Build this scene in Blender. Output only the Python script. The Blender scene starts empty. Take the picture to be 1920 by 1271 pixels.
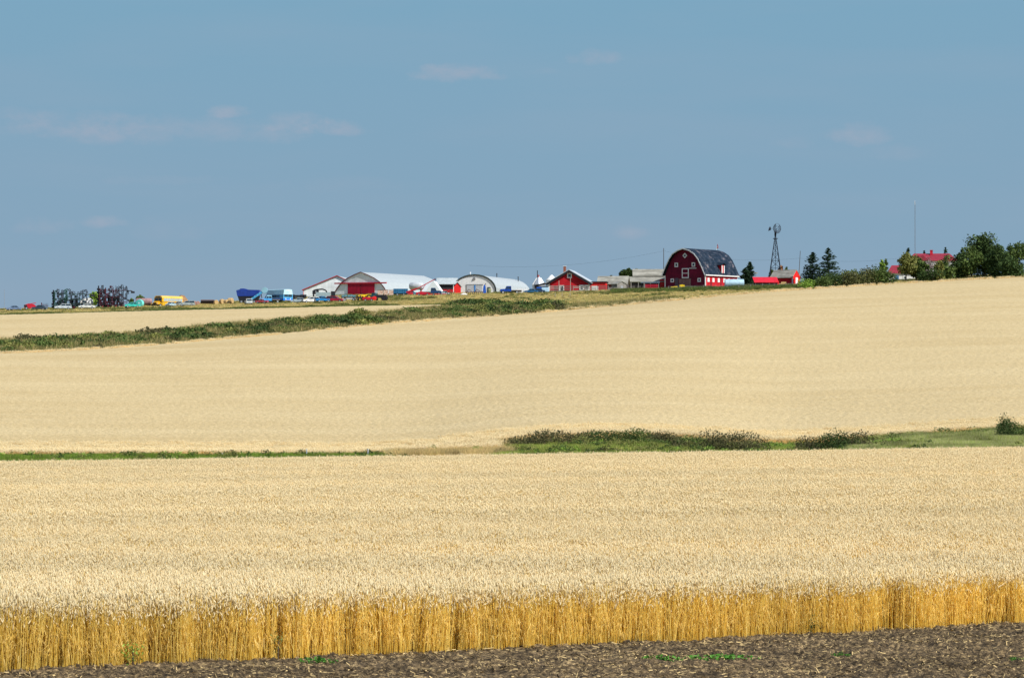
import bpy, math, random
import numpy as np
from math import sin, cos, pi, radians, sqrt
from mathutils import Vector, Matrix

random.seed(7); RS = np.random.RandomState(11)
F = 6400.0; HX = 960.0; HY = 700.0; CY = 635.5     # focal length in photo pixels, centre column, eye level row
SC = bpy.context.scene
COL = SC.collection

# ------------------------------------------------------------------ terrain
KU  = [0, 240, 480, 640, 830, 1000, 1200, 1440, 1680, 1920]
dTt = [640, 680, 730, 770, 830, 870, 920, 970, 1010, 1040]
Tt  = [663, 652, 632, 618, 602, 589, 570, 547, 532, 519]
D2a = [690, 725, 770, 800, 870, 900, 940, 990, 1025, 1050]
P2a = [641, 627, 604, 590, 573, 578, 566, 545, 531, 518]
D2b = [900, 905, 915, 920, 925, 960, 985, 1015, 1045, 1065]
P2b = [590, 583, 578, 574, 571, 562, 556, 541, 529, 517]
FD  = [1000, 1000, 1000, 1000, 1015, 1050, 1050, 1060, 1080, 1090]
FP  = [583, 577, 570, 566, 558, 550, 545, 537, 528, 515]
F2D = [1060, 1060, 1070, 1080, 1080, 1100, 1110, 1120, 1135, 1145]
F2P = [580, 575, 564, 553, 549, 547, 540, 534, 526, 513]
BU = [0, 640, 760, 900, 1000, 1180, 1300, 1420, 1480, 1560, 1700, 1760, 1920]
BP = [848, 848, 845, 826, 813, 808, 814, 823, 826, 818, 811, 804, 796]
BD = [256, 258, 259, 262, 264, 266, 266, 268, 270, 273, 278, 281, 286]
CRP = {0: 902, 480: 895, 960: 888, 1440: 881, 1920: 873}
def I(u, a, b): return float(np.interp(u, a, b))
def edge_d(u):   # distance of the near edge of the wheat along the column u
    # straight line through (-7.05,47) and (9.9,66)
    k = (u-HX)/F; m = 19.0/16.95
    return (47+m*7.05)/(1-m*k)
UG = np.arange(-3200, 5121, 40.0); DG = np.arange(0, 1801, 2.0)
def zp(py, d): return (HY-py)/F*d
Z = np.zeros((len(UG), len(DG)))
for i, u in enumerate(UG):
    c = min(max(u, 0), 1920)
    z170 = zp(I(c, list(CRP), list(CRP.values())), 170)
    pts = [(0, -1.7), (12, -2.2), (30, -3.5), (46, -4.06), (66, -4.86), (100, 0.55*-4.88+0.45*z170), (135, 0.2*-4.88+0.8*z170-0.02), (172, z170),
           (203, z170-1.7), (232, zp(I(c, [0, 640, 960, 1450, 1920], [866, 864, 868, 864, 856]), 232))]
    db, bp = I(c, BU, BD), I(c, BU, BP)
    dt, tp = I(c, KU, dTt), I(c, KU, Tt)
    for t in np.linspace(0, 1, 30):
        d = db+(dt-db)*t
        py = bp+(tp-bp)*(1-(1-t)**1.7)
        pts.append((d, zp(py, d)-0.9))
    pts.append((I(c, KU, D2a), zp(I(c, KU, P2a), I(c, KU, D2a))-0.9))
    pts.append((I(c, KU, D2b), zp(I(c, KU, P2b), I(c, KU, D2b))-0.9))
    pts.append((I(c, KU, FD), zp(I(c, KU, FP), I(c, KU, FD))))
    f2 = I(c, KU, F2D); zf = zp(I(c, KU, F2P), f2)
    pts += [(f2, zf), (f2+70, zf+0.3), (f2+140, zf-4), (f2+600, zf-34)]
    a = np.array(sorted(pts))
    Z[i] = np.interp(DG, a[:, 0], a[:, 1])
ker = np.exp(-0.5*(np.arange(-6, 7)/2.2)**2); ker /= ker.sum()
Zp = np.pad(Z, ((0, 0), (6, 6)), mode='edge'); Z = np.array([np.convolve(r, ker, 'valid') for r in Zp])
Zp = np.pad(Z, ((2, 2), (0, 0)), mode='edge'); Z = (Zp[:-4]+2*Zp[1:-3]+3*Zp[2:-2]+2*Zp[3:-1]+Zp[4:])/9
def Gn(x, y):
    x = np.asarray(x, float); y = np.asarray(y, float)
    u = np.clip(HX+x/np.maximum(y, 1)*F, UG[0], UG[-1]-1); d = np.clip(y, 0, DG[-1]-1)
    fi = (u-UG[0])/40; fj = d/2
    i = fi.astype(int); j = fj.astype(int); a = fi-i; b = fj-j
    return Z[i, j]*(1-a)*(1-b)+Z[i+1, j]*a*(1-b)+Z[i, j+1]*(1-a)*b+Z[i+1, j+1]*a*b
def G(x, y): return float(Gn(x, y))
def at(u, d, dz=0.0):
    x = (u-HX)/F*d
    return Vector((x, d, G(x, d)+dz))

# ------------------------------------------------------------------ materials
MATS = {}
def nt(name):
    m = bpy.data.materials.new(name); m.use_nodes = True
    n = m.node_tree.nodes; l = m.node_tree.links
    return m, n, l, n['Principled BSDF']
def mix(n, l, fac, a, b, mode='MIX'):
    x = n.new('ShaderNodeMix'); x.data_type = 'RGBA'; x.blend_type = mode
    for s, v in ((x.inputs[0], fac), (x.inputs[6], a), (x.inputs[7], b)):
        if hasattr(v, 'is_linked'): l.new(v, s)
        else: s.default_value = v if not isinstance(v, tuple) else (*v, 1)[:4]
    return x.outputs[2]
def noise(n, l, scale, detail=4, vec=None, rough=0.55, sc=None, coord='pos'):
    g = n.new('ShaderNodeNewGeometry'); v = g.outputs['Position']
    if coord == 'obj':
        t = n.new('ShaderNodeTexCoord'); v = t.outputs['Object']
    if sc:
        mp = n.new('ShaderNodeMapping'); mp.inputs['Scale'].default_value = sc; l.new(v, mp.inputs['Vector']); v = mp.outputs[0]
    t = n.new('ShaderNodeTexNoise'); t.inputs['Scale'].default_value = scale; t.inputs['Detail'].default_value = detail; t.inputs['Roughness'].default_value = rough
    l.new(v, t.inputs['Vector']); return t.outputs['Fac']
def ramp(n, l, src, stops):
    r = n.new('ShaderNodeValToRGB'); cr = r.color_ramp
    while len(cr.elements) < len(stops): cr.elements.new(0.5)
    for e, (p, c) in zip(cr.elements, stops):
        e.position = p; e.color = (*c, 1) if isinstance(c, tuple) else (c, c, c, 1)
    l.new(src, r.inputs[0]); return r.outputs[0]
def paint(key, c, rough=0.5, metal=0.0, var=0.25, scale=1.2, c2=None, spec=0.4):
    if key in MATS: return MATS[key]
    m, n, l, b = nt(key)
    f = ramp(n, l, noise(n, l, scale, 5, coord='obj'), [(0.35, 0.0), (0.68, 1.0)])
    c2 = c2 or tuple(x*(1-var) for x in c)
    l.new(mix(n, l, f, c, c2), b.inputs['Base Color'])
    b.inputs['Roughness'].default_value = rough; b.inputs['Metallic'].default_value = metal
    b.inputs['Specular IOR Level'].default_value = spec
    MATS[key] = m; return m
def boards(key, c, c2, vertical=True, pitch=0.35, rough=0.8):
    if key in MATS: return MATS[key]
    m, n, l, b = nt(key)
    sc = (1/pitch, 1/pitch, 0.15) if vertical else (0.2, 0.2, 1/pitch)
    f = ramp(n, l, noise(n, l, 1.0, 3, sc=sc, coord='obj'), [(0.3, 0.0), (0.7, 1.0)])
    g = ramp(n, l, noise(n, l, 0.5, 5, coord='obj'), [(0.3, 0.75), (0.7, 1.15)])
    l.new(mix(n, l, 1.0, mix(n, l, f, c, c2), g, 'MULTIPLY'), b.inputs['Base Color'])
    b.inputs['Roughness'].default_value = rough; b.inputs['Specular IOR Level'].default_value = 0.2
    MATS[key] = m; return m
def leafmat(key, c1, c2, trans=0.25, posvar=None, sc=(0.3, 0.3, 0.3)):
    if key in MATS: return MATS[key]
    m, n, l, b = nt(key)
    g = n.new('ShaderNodeNewGeometry')
    col = mix(n, l, g.outputs['Random Per Island'], c1, c2)
    pv = noise(n, l, 1.0, 3, sc=sc)
    lo, hi = posvar or (0.75, 1.25)
    col = mix(n, l, 1.0, col, ramp(n, l, pv, [(0.3, lo), (0.7, hi)]), 'MULTIPLY')
    l.new(col, b.inputs['Base Color']); b.inputs['Roughness'].default_value = 0.75; b.inputs['Specular IOR Level'].default_value = 0.15
    tr = n.new('ShaderNodeBsdfTranslucent'); l.new(col, tr.inputs[0])
    ms = n.new('ShaderNodeMixShader'); ms.inputs[0].default_value = trans
    l.new(b.outputs[0], ms.inputs[1]); l.new(tr.outputs[0], ms.inputs[2])
    l.new(ms.outputs[0], n['Material Output'].inputs[0])
    MATS[key] = m; return m

RED = lambda: boards('red_board_paint', (0.50, 0.012, 0.022), (0.36, 0.010, 0.018), False)
REDM = lambda: paint('red_metal', (0.50, 0.01, 0.03), 0.45, var=0.3)
SHADED_RED = lambda: boards('shaded_red_boards', (0.17, 0.007, 0.032), (0.10, 0.005, 0.02), False)  # barn red darkened to maroon: the end wall's shade put into the colour
WHITE = lambda: paint('white_paint', (0.78, 0.78, 0.76), 0.6, var=0.12)
DARK = lambda: paint('dark_opening', (0.012, 0.012, 0.016), 0.8)
GLASS = lambda: paint('window_glass', (0.02, 0.04, 0.06), 0.12, spec=0.6)
RUBBER = lambda: paint('black_rubber', (0.015, 0.015, 0.015), 0.85)
STEEL = lambda: paint('galvanised_steel', (0.42, 0.46, 0.50), 0.5, 0.4, var=0.2)
RIB = lambda: boards('ribbed_pale_metal', (0.76, 0.80, 0.81), (0.66, 0.71, 0.72), True, 0.8, 0.55)
WOOD = lambda: boards('weathered_wood', (0.30, 0.28, 0.25), (0.17, 0.16, 0.145), True, 0.4)
SHING = lambda: boards('weathered_shingles', (0.37, 0.36, 0.31), (0.15, 0.145, 0.12), False, 0.5)
BLACKM = lambda: paint('black_machine_paint', (0.012, 0.013, 0.02), 0.6)

# ------------------------------------------------------------------ mesh helper
class MB:
    def __init__(s): s.v = []; s.f = []
    def add(s, vs, fs):
        o = len(s.v); s.v += [tuple(p) for p in vs]; s.f += [tuple(i+o for i in q) for q in fs]; return s
    def box(s, x0, x1, y0, y1, z0, z1):
        return s.add([(x0, y0, z0), (x1, y0, z0), (x1, y1, z0), (x0, y1, z0), (x0, y0, z1), (x1, y0, z1), (x1, y1, z1), (x0, y1, z1)],
                     [(3, 2, 1, 0), (4, 5, 6, 7), (0, 1, 5, 4), (1, 2, 6, 5), (2, 3, 7, 6), (3, 0, 4, 7)])
    def cb(s, c, sz):
        return s.box(c[0]-sz[0]/2, c[0]+sz[0]/2, c[1]-sz[1]/2, c[1]+sz[1]/2, c[2]-sz[2]/2, c[2]+sz[2]/2)
    def tube(s, p, q, r, r2=None, n=6, caps=True):
        p = Vector(p); q = Vector(q); r2 = r if r2 is None else r2
        w = (q-p).normalized(); a = w.orthogonal().normalized(); b = w.cross(a)
        vs = [p+(a*cos(2*pi*k/n)+b*sin(2*pi*k/n))*r for k in range(n)]+[q+(a*cos(2*pi*k/n)+b*sin(2*pi*k/n))*r2 for k in range(n)]
        fs = [(k, (k+1) % n, n+(k+1) % n, n+k) for k in range(n)]
        if caps: fs += [tuple(range(n-1, -1, -1)), tuple(range(n, 2*n))]
        return s.add(vs, fs)
    def path(s, pts, r, n=5):
        for a, b in zip(pts[:-1], pts[1:]): s.tube(a, b, r, n=n)
        return s
    def prism(s, prof, a0, a1, axis='y'):   # closed profile (h, z), extruded along y (h = x) or along x (h = y)
        n = len(prof)
        P = (lambda h, z, a: (h, a, z)) if axis == 'y' else (lambda h, z, a: (a, h, z))
        vs = [P(h, z, a0) for h, z in prof]+[P(h, z, a1) for h, z in prof]
        fs = [(k, (k+1) % n, n+(k+1) % n, n+k) for k in range(n)]+[tuple(range(n-1, -1, -1)), tuple(range(n, 2*n))]
        return s.add(vs, fs)
    def shell(s, prof, th, y0, y1):          # open profile line thickened outwards, extruded along y
        out = []
        for k, (h, z) in enumerate(prof):
            a = Vector(prof[max(k-1, 0)]); b = Vector(prof[min(k+1, len(prof)-1)]); t = (b-a).normalized()
            out.append((h-t.y*th, z+t.x*th))
        n = len(prof)
        for k in range(n-1):
            q = [prof[k], prof[k+1], out[k+1], out[k]]
            s.prism(q, y0, y1)
        return s
    def lathe(s, prof, n=14, c=(0, 0, 0), axis='z'):
        vs = []; fs = []
        for r, z in prof:
            for k in range(n):
                a = 2*pi*k/n
                p = (r*cos(a), r*sin(a), z) if axis == 'z' else ((z, r*cos(a), r*sin(a)) if axis == 'x' else (r*cos(a), z, r*sin(a)))
                vs.append((p[0]+c[0], p[1]+c[1], p[2]+c[2]))
        for j in range(len(prof)-1):
            for k in range(n): fs.append((j*n+k, j*n+(k+1) % n, (j+1)*n+(k+1) % n, (j+1)*n+k))
        fs += [tuple(range(n-1, -1, -1)), tuple(range((len(prof)-1)*n, len(prof)*n))]
        return s.add(vs, fs)
    def build(s, name, mat, parent=None, smooth=False, bevel=0):
        me = bpy.data.meshes.new(name); me.from_pydata(s.v, [], s.f); me.validate()
        import bmesh
        bm = bmesh.new(); bm.from_mesh(me); bmesh.ops.recalc_face_normals(bm, faces=bm.faces)
        if bevel: bmesh.ops.bevel(bm, geom=list(bm.edges), offset=bevel, segments=2, affect='EDGES')
        bm.to_mesh(me); bm.free()
        me.materials.append(mat)
        if smooth: me.polygons.foreach_set('use_smooth', [True]*len(me.polygons))
        o = bpy.data.objects.new(name, me); COL.objects.link(o)
        if parent: o.parent = parent
        return o
def npmesh(name, V, Fc, mats, mi=None, smooth=False, link=True):
    """V (n,3), Fc (m,4) with -1 in the last slot for triangles"""
    me = bpy.data.meshes.new(name)
    V = np.asarray(V, np.float32); Fc = np.asarray(Fc, np.int64)
    cnt = np.where(Fc[:, 3] < 0, 3, 4); idx = Fc.reshape(-1); idx = idx[idx >= 0]
    me.vertices.add(len(V)); me.vertices.foreach_set('co', V.reshape(-1))
    me.loops.add(len(idx)); me.loops.foreach_set('vertex_index', idx.astype(np.int32))
    me.polygons.add(len(Fc)); st = np.concatenate([[0], np.cumsum(cnt)[:-1]]).astype(np.int32)
    me.polygons.foreach_set('loop_start', st)
    for m in mats: me.materials.append(m)
    if mi is not None: me.polygons.foreach_set('material_index', np.asarray(mi, np.int32))
    if smooth: me.polygons.foreach_set('use_smooth', np.ones(len(Fc), bool))
    me.update(calc_edges=True)
    o = bpy.data.objects.new(name, me)
    if link: COL.objects.link(o)
    return o
def tag(o, label, cat, group=None, kind=None):
    if label: o['label'] = label
    if cat: o['category'] = cat
    if group: o['group'] = group
    if kind: o['kind'] = kind
    return o
def thing(name, label, cat, loc, rz=0, group=None):
    o = bpy.data.objects.new(name, None); COL.objects.link(o); o.empty_display_size = 0.5
    o.location = loc; o.rotation_euler = (0, 0, rz); return tag(o, label, cat, group)
def dup(root, loc, rz, label, group=None, scale=1.0):
    r = root.copy(); COL.objects.link(r); r.location = loc; r.rotation_euler = (0, 0, rz); r.scale = (scale,)*3 if not isinstance(scale, tuple) else scale
    r['label'] = label
    if group: r['group'] = group
    for ch in list(root.children):
        c = ch.copy(); COL.objects.link(c); c.parent = r
        for g in list(ch.children):
            e = g.copy(); COL.objects.link(e); e.parent = c
    return r

# ------------------------------------------------------------------ ground
def ground():
    us = np.concatenate([np.arange(-3200, -400, 200), np.arange(-400, 2320, 20), np.arange(2320, 5121, 200)]).astype(float)
    ds = np.concatenate([np.arange(4, 44, 2), np.arange(44, 70, 0.5), np.arange(70, 300, 2), np.arange(300, 1300, 4), np.arange(1300, 1790, 20)]).astype(float)
    U, D = np.meshgrid(us, ds, indexing='ij')
    X = (U-HX)/F*D; Zg = Gn(X, D)
    E = np.vectorize(edge_d)(np.clip(U, -2500, 4000))
    Zg = Zg - np.where(D < E+0.3, 0.35, 0.0)
    V = np.stack([X, D, Zg], -1).reshape(-1, 3); nd = len(ds); nu = len(us)
    i, j = np.meshgrid(np.arange(nu-1), np.arange(nd-1), indexing='ij'); a = (i*nd+j).reshape(-1)
    Fc = np.stack([a, a+nd, a+nd+1, a+1], -1)
    uc = ((U[:-1, :-1]+U[1:, 1:])/2).reshape(-1); dc = ((D[:-1, :-1]+D[1:, 1:])/2).reshape(-1)
    c = np.clip(uc, 0, 1920)
    mi = np.zeros(len(a), int)
    near = (dc > (np.vectorize(edge_d)(np.clip(uc, -2500, 4000)))) & (dc < 205)
    far = (dc > np.interp(c, BU, BD)) & (dc < np.interp(c, KU, dTt))
    f2 = (dc > np.interp(c, KU, D2a)) & (dc < np.interp(c, KU, D2b)) & (uc < 830)
    mi[near | far | f2] = 1; mi[dc < np.vectorize(edge_d)(np.clip(uc, -2500, 4000))] = 2
    m, n, l, b = nt('pasture_ground')
    c1 = ramp(n, l, noise(n, l, 1.0, 6, sc=(0.05, 0.03, 0.05)), [(0.3, (0.16, 0.17, 0.045)), (0.5, (0.34, 0.27, 0.095)), (0.72, (0.46, 0.36, 0.16))])
    c2 = ramp(n, l, noise(n, l, 1.2, 4), [(0.3, 0.6), (0.7, 1.25)])
    l.new(mix(n, l, 1.0, c1, c2, 'MULTIPLY'), b.inputs['Base Color']); b.inputs['Roughness'].default_value = 0.9; b.inputs['Specular IOR Level'].default_value = 0.1
    m2, n, l, b = nt('straw_floor')
    l.new(ramp(n, l, noise(n, l, 8.0, 5), [(0.3, (0.10, 0.05, 0.015)), (0.7, (0.30, 0.18, 0.05))]), b.inputs['Base Color']); b.inputs['Roughness'].default_value = 0.9
    g = npmesh('ground', V, Fc, [m, m2, soilmat()], mi, smooth=True); tag(g, None, None, kind='structure')
    # land beyond and around the hill, out to the horizon
    R = 30000
    vs = [(-R, -R, -60), (R, -R, -60), (R, R, -60), (-R, R, -60)]
    me = MB().add(vs, [(0, 1, 2, 3)]); o = me.build('ground', m); tag(o, None, None, kind='structure')
    # the verge the camera stands on
    xs = np.array([-60, -20, 0, 20, 60]); V = []; 
    for y, z in ((-40, -1.7), (-8, -1.72), (4.3, -1.9)):
        for x in xs: V.append((x, y, z))
    Fc = [(r*5+k, r*5+k+1, r*5+5+k+1, r*5+5+k) for r in range(2) for k in range(4)]
    o = npmesh('verge', V, Fc, [m]); tag(o, None, None, kind='structure')
def soilmat():
    if 'soil' in MATS: return MATS['soil']
    m, n, l, b = nt('soil')
    c1 = ramp(n, l, noise(n, l, 11.0, 8, rough=0.8), [(0.38, (0.012, 0.010, 0.007)), (0.50, (0.076, 0.054, 0.030)), (0.57, (0.20, 0.14, 0.07)), (0.68, (0.48, 0.35, 0.17))])
    c2 = ramp(n, l, noise(n, l, 0.7, 3, sc=(0.35, 1.6, 1)), [(0.35, 0.65), (0.65, 1.35)])
    l.new(mix(n, l, 1.0, c1, c2, 'MULTIPLY'), b.inputs['Base Color']); b.inputs['Roughness'].default_value = 0.95; b.inputs['Specular IOR Level'].default_value = 0.1
    MATS['soil'] = m; return m
def vnoise(x, y, s, seed):
    r = np.random.RandomState(seed).rand(256, 256)
    fx = x/s; fy = y/s; i = np.floor(fx).astype(int); j = np.floor(fy).astype(int); a = fx-i; b = fy-j
    a = a*a*(3-2*a); b = b*b*(3-2*b); i0 = i % 256; i1 = (i+1) % 256; j0 = j % 256; j1 = (j+1) % 256
    return r[i0, j0]*(1-a)*(1-b)+r[i1, j0]*a*(1-b)+r[i0, j1]*(1-a)*b+r[i1, j1]*a*b
def E_of_xy(x): return 47+(x+7.05)*19.0/16.95     # y of the field edge at x
def soil():
    st = 0.045
    xs = np.arange(-14, 18, st); ys = np.arange(40, 74, st*1.3)
    X, Y = np.meshgrid(xs, ys, indexing='ij')
    H = 0.05*(vnoise(X, Y, 0.9, 1)-.5)+0.05*(vnoise(X, Y, 0.28, 2)-.5)+0.055*(vnoise(X, Y, 0.11, 3)-.5)+0.05*np.maximum(vnoise(X, Y, 0.055, 4)-.6, 0)*3
    V = np.stack([X, Y, Gn(X, Y)+H], -1).reshape(-1, 3); ny = len(ys); nx = len(xs)
    i, j = np.meshgrid(np.arange(nx-1), np.arange(ny-1), indexing='ij'); a = (i*ny+j).reshape(-1)
    k = (Y[:-1, :-1] < E_of_xy(X[:-1, :-1])+2.0).reshape(-1); a = a[k]
    Fc = np.stack([a, a+ny, a+ny+1, a+1], -1)
    o = npmesh('soil', V, Fc, [soilmat()], smooth=False); tag(o, None, None, kind='structure')
    # straw litter
    n = 100000; x = RS.uniform(-13, 17, n); y = RS.uniform(41, 70, n); k = y < E_of_xy(x)+0.3; x = x[k]; y = y[k]
    den = vnoise(x, y*2.2, 1.7, 9); k = RS.rand(len(x)) < -.05+1.5*den**1.6; x = x[k]; y = y[k]; n = len(x)
    z = Gn(x, y)+RS.uniform(0.0, 0.06, n); L = RS.uniform(0.008, 0.045, n)*np.where(RS.rand(n) < .05, 2.6, 1); w = RS.uniform(0.003, 0.008, n); an = RS.uniform(0, 2*pi, n); ti = np.where(RS.rand(n) < 0.12, RS.uniform(0.3, 1.3, n), RS.normal(0, 0.2, n))
    dx = np.cos(an)*np.cos(ti); dy = np.sin(an)*np.cos(ti); dz = np.sin(ti)
    P = np.stack([x, y, z], -1); Dv = np.stack([dx, dy, dz], -1)*L[:, None]; W = np.stack([-np.sin(an), np.cos(an), RS.uniform(-1, 1, n)], -1)*w[:, None]
    V = np.stack([P-Dv-W, P+Dv-W, P+Dv+W, P-Dv+W], 1).reshape(-1, 3); Fc = np.arange(len(V)).reshape(-1, 4)
    m = leafmat('straw_litter', (0.60, 0.44, 0.20), (0.045, 0.03, 0.014), 0.0)
    o = npmesh('straw_litter', V, Fc, [m]); tag(o, 'broken straw and stubble lying on the dark tilled soil', 'straw', kind='stuff')

# ------------------------------------------------------------------ stalks, tufts and leaves
def ribbons(P0, P1, W0, W1):
    V = np.stack([P0-W0, P0+W0, P1+W1, P1-W1], 1).reshape(-1, 3)
    return V, np.arange(len(V)).reshape(-1, 4)
def rdir(n, rs):
    a = rs.uniform(0, 2*pi, n); return np.stack([np.cos(a), np.sin(a), np.zeros(n)], -1)
def wheat_patch(name, n, size, seed, fat=1.0, awns=True, stem='wheat_stem', sd=.06):
    rs = np.random.RandomState(seed)
    B = np.stack([rs.uniform(-size/2, size/2, n), rs.uniform(-size/2, size/2, n), np.full(n, -0.03)], -1)
    h = np.clip(rs.normal(0.86-.5*(sd-.06), sd, n), 0.45, 1.02); lean = rdir(n, rs)*rs.uniform(0, 0.09, n)[:, None]+np.array([0.03, -0.02, 0])
    M = B+lean*0.35+np.stack([0*h, 0*h, h*0.55], -1); T = B+lean+np.stack([0*h, 0*h, h], -1)
    Vs = []; Fs = []; Mi = []; off = 0
    def put(V, Fc, mi):
        nonlocal off
        Vs.append(V); Fs.append(np.where(Fc >= 0, Fc+off, -1)); Mi.append(np.full(len(Fc), mi)); off += len(V)
    w = rdir(n, rs)*(0.0030*fat)
    # stem: two bent ribbons at right angles, joined so that each stalk is one island per ribbon
    for ww in (w, np.stack([-w[:, 1], w[:, 0], w[:, 2]], -1)):
        V = np.stack([B-ww, B+ww, M+ww, M-ww, T+ww*.7, T-ww*.7], 1).reshape(-1, 3); k = np.arange(n)[:, None]*6
        Fc = np.concatenate([k+np.array([0, 1, 2, 3]), k+np.array([3, 2, 4, 5])]); put(V, Fc, 0)
    # head
    dd = rdir(n, rs); nod = rs.uniform(0.0, 0.9, n)[:, None]*rs.choice([.5, 1, 1.5], n)[:, None]; L = rs.uniform(0.075, 0.11, n)[:, None]*(1+0.15*(fat-1)); up = np.array([0, 0, 1.0])
    ax = dd*np.sin(nod)+up*np.cos(nod); C1 = T+ax*L*0.35-up*0.0; C2 = T+ax*L*0.75; E_ = T+ax*L
    s1 = np.cross(ax, up+0.01); s1 /= np.linalg.norm(s1, axis=1)[:, None]; s2 = np.cross(ax, s1); r = 0.0085*fat
    V = np.stack([T, C1+s1*r, C1+s2*r, C1-s1*r, C1-s2*r, C2+s1*r*.8, C2+s2*r*.8, C2-s1*r*.8, C2-s2*r*.8, E_], 1).reshape(-1, 3); k = np.arange(n)[:, None]*10
    q = [(0, 1, 2, -1), (0, 2, 3, -1), (0, 3, 4, -1), (0, 4, 1, -1), (1, 5, 6, 2), (2, 6, 7, 3), (3, 7, 8, 4), (4, 8, 5, 1), (5, 9, 6, -1), (6, 9, 7, -1), (7, 9, 8, -1), (8, 9, 5, -1)]
    Fc = np.concatenate([np.where(np.array(f) >= 0, k+np.array(f), -1) for f in q]); put(V, Fc, 1)
    if awns:
        for t in range(4):
            dv = ax+0.35*(rs.rand(n, 3)-.5)*2; S = T+ax*L*rs.uniform(0.3, 1, n)[:, None]; Tp = S+dv*rs.uniform(0.04, 0.075, n)[:, None]; ws = s1*0.0016*fat
            V = np.stack([S-ws, S+ws, Tp], 1).reshape(-1, 3); k = np.arange(n)[:, None]*3; put(V, np.concatenate([k+np.array([0, 1, 2]), np.full((n, 1), -1)], 1), 1)
    for t in range(2):   # dry leaves
        f = rs.uniform(0.2, 0.85, n)[:, None]; S = B+(T-B)*f; d2 = rdir(n, rs); ln = rs.uniform(0.08, 0.2, n)[:, None]
        A = S+d2*ln*0.5+up*ln*0.5; Z2 = S+d2*ln*0.9-up*ln*rs.uniform(-0.1, 0.7, n)[:, None]; ww = np.stack([-d2[:, 1], d2[:, 0], 0.3+0*d2[:, 0]], -1)*0.0045*fat
        V = np.stack([S-ww*.5, S+ww*.5, A+ww, A-ww, Z2], 1).reshape(-1, 3); k = np.arange(n)[:, None]*5
        put(V, np.concatenate([k+np.array([0, 1, 2, 3]), np.concatenate([k+np.array([3, 2, 4]), np.full((n, 1), -1)], 1)]), 2)
    return npmesh(name, np.concatenate(Vs), np.concatenate(Fs), [MATS[stem], MATS['wheat_ear'], MATS['wheat_leaf']], np.concatenate(Mi), link=False)
def grass_patch(name, n, size, h0, h1, w, seed, mats, share, tip=0.4):
    rs = np.random.RandomState(seed)
    B = np.stack([rs.uniform(-size/2, size/2, n), rs.uniform(-size/2, size/2, n), np.full(n, -0.05)], -1)
    h = rs.uniform(h0, h1, n)[:, None]; d = rdir(n, rs); up = np.array([0, 0, 1.0]); ww = rdir(n, rs)*w*rs.uniform(.6, 1.4, n)[:, None]
    M = B+up*h*0.6+d*h*0.12; T = B+up*h+d*h*tip*rs.uniform(0.3, 1.2, n)[:, None]
    V = np.stack([B-ww, B+ww, M+ww*.8, M-ww*.8, T], 1).reshape(-1, 3); k = np.arange(n)[:, None]*5
    Fc = np.concatenate([k+np.array([0, 1, 2, 3]), np.concatenate([k+np.array([3, 2, 4]), np.full((n, 1), -1)], 1)])
    mi = rs.choice(len(mats), n, p=share); return npmesh(name, V, Fc, mats, np.concatenate([mi, mi]), link=False)
def scatter(name, variants, P, rz, sc, label, cat, tilt=0.0):
    n = len(P)
    me = bpy.data.meshes.new(name); me.vertices.add(n); me.vertices.foreach_set('co', np.asarray(P, np.float32).reshape(-1))
    a = me.attributes.new('vi', 'INT', 'POINT'); a.data.foreach_set('value', RS.randint(0, len(variants), n).astype(np.int32))
    R = np.stack([RS.normal(0, tilt+1e-6, n), RS.normal(0, tilt+1e-6, n), rz], -1).astype(np.float32)
    a = me.attributes.new('vr', 'FLOAT_VECTOR', 'POINT'); a.data.foreach_set('vector', R.reshape(-1))
    sc = np.asarray(sc, np.float32); sc = np.stack([sc]*3, -1) if sc.ndim == 1 else sc
    a = me.attributes.new('vs', 'FLOAT_VECTOR', 'POINT'); a.data.foreach_set('vector', sc.reshape(-1))
    o = bpy.data.objects.new(name, me); COL.objects.link(o); tag(o, label, cat, kind='stuff')
    cl = bpy.data.collections.new(name+' kinds')
    for v in variants: cl.objects.link(v)
    ng = bpy.data.node_groups.new(name+' scatter', 'GeometryNodeTree')
    ng.interface.new_socket('Geometry', in_out='INPUT', socket_type='NodeSocketGeometry'); ng.interface.new_socket('Geometry', in_out='OUTPUT', socket_type='NodeSocketGeometry')
    N = ng.nodes; L = ng.links
    gi = N.new('NodeGroupInput'); go = N.new('NodeGroupOutput'); ci = N.new('GeometryNodeCollectionInfo'); ip = N.new('GeometryNodeInstanceOnPoints')
    ci.inputs['Collection'].default_value = cl; ci.inputs['Separate Children'].default_value = True; ci.inputs['Reset Children'].default_value = True
    def at_(nm, ty):
        x = N.new('GeometryNodeInputNamedAttribute'); x.data_type = ty; x.inputs['Name'].default_value = nm
        return [q for q in x.outputs if q.enabled and q.name == 'Attribute'][0]
    er = N.new('FunctionNodeEulerToRotation')
    L.new(gi.outputs[0], ip.inputs['Points']); L.new(ci.outputs[0], ip.inputs['Instance']); ip.inputs['Pick Instance'].default_value = True
    L.new(at_('vi', 'INT'), ip.inputs['Instance Index']); L.new(at_('vr', 'FLOAT_VECTOR'), er.inputs[0]); L.new(er.outputs[0], ip.inputs['Rotation']); L.new(at_('vs', 'FLOAT_VECTOR'), ip.inputs['Scale'])
    L.new(ip.outputs[0], go.inputs[0])
    md = o.modifiers.new('scatter', 'NODES'); md.node_group = ng
    return o
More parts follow.
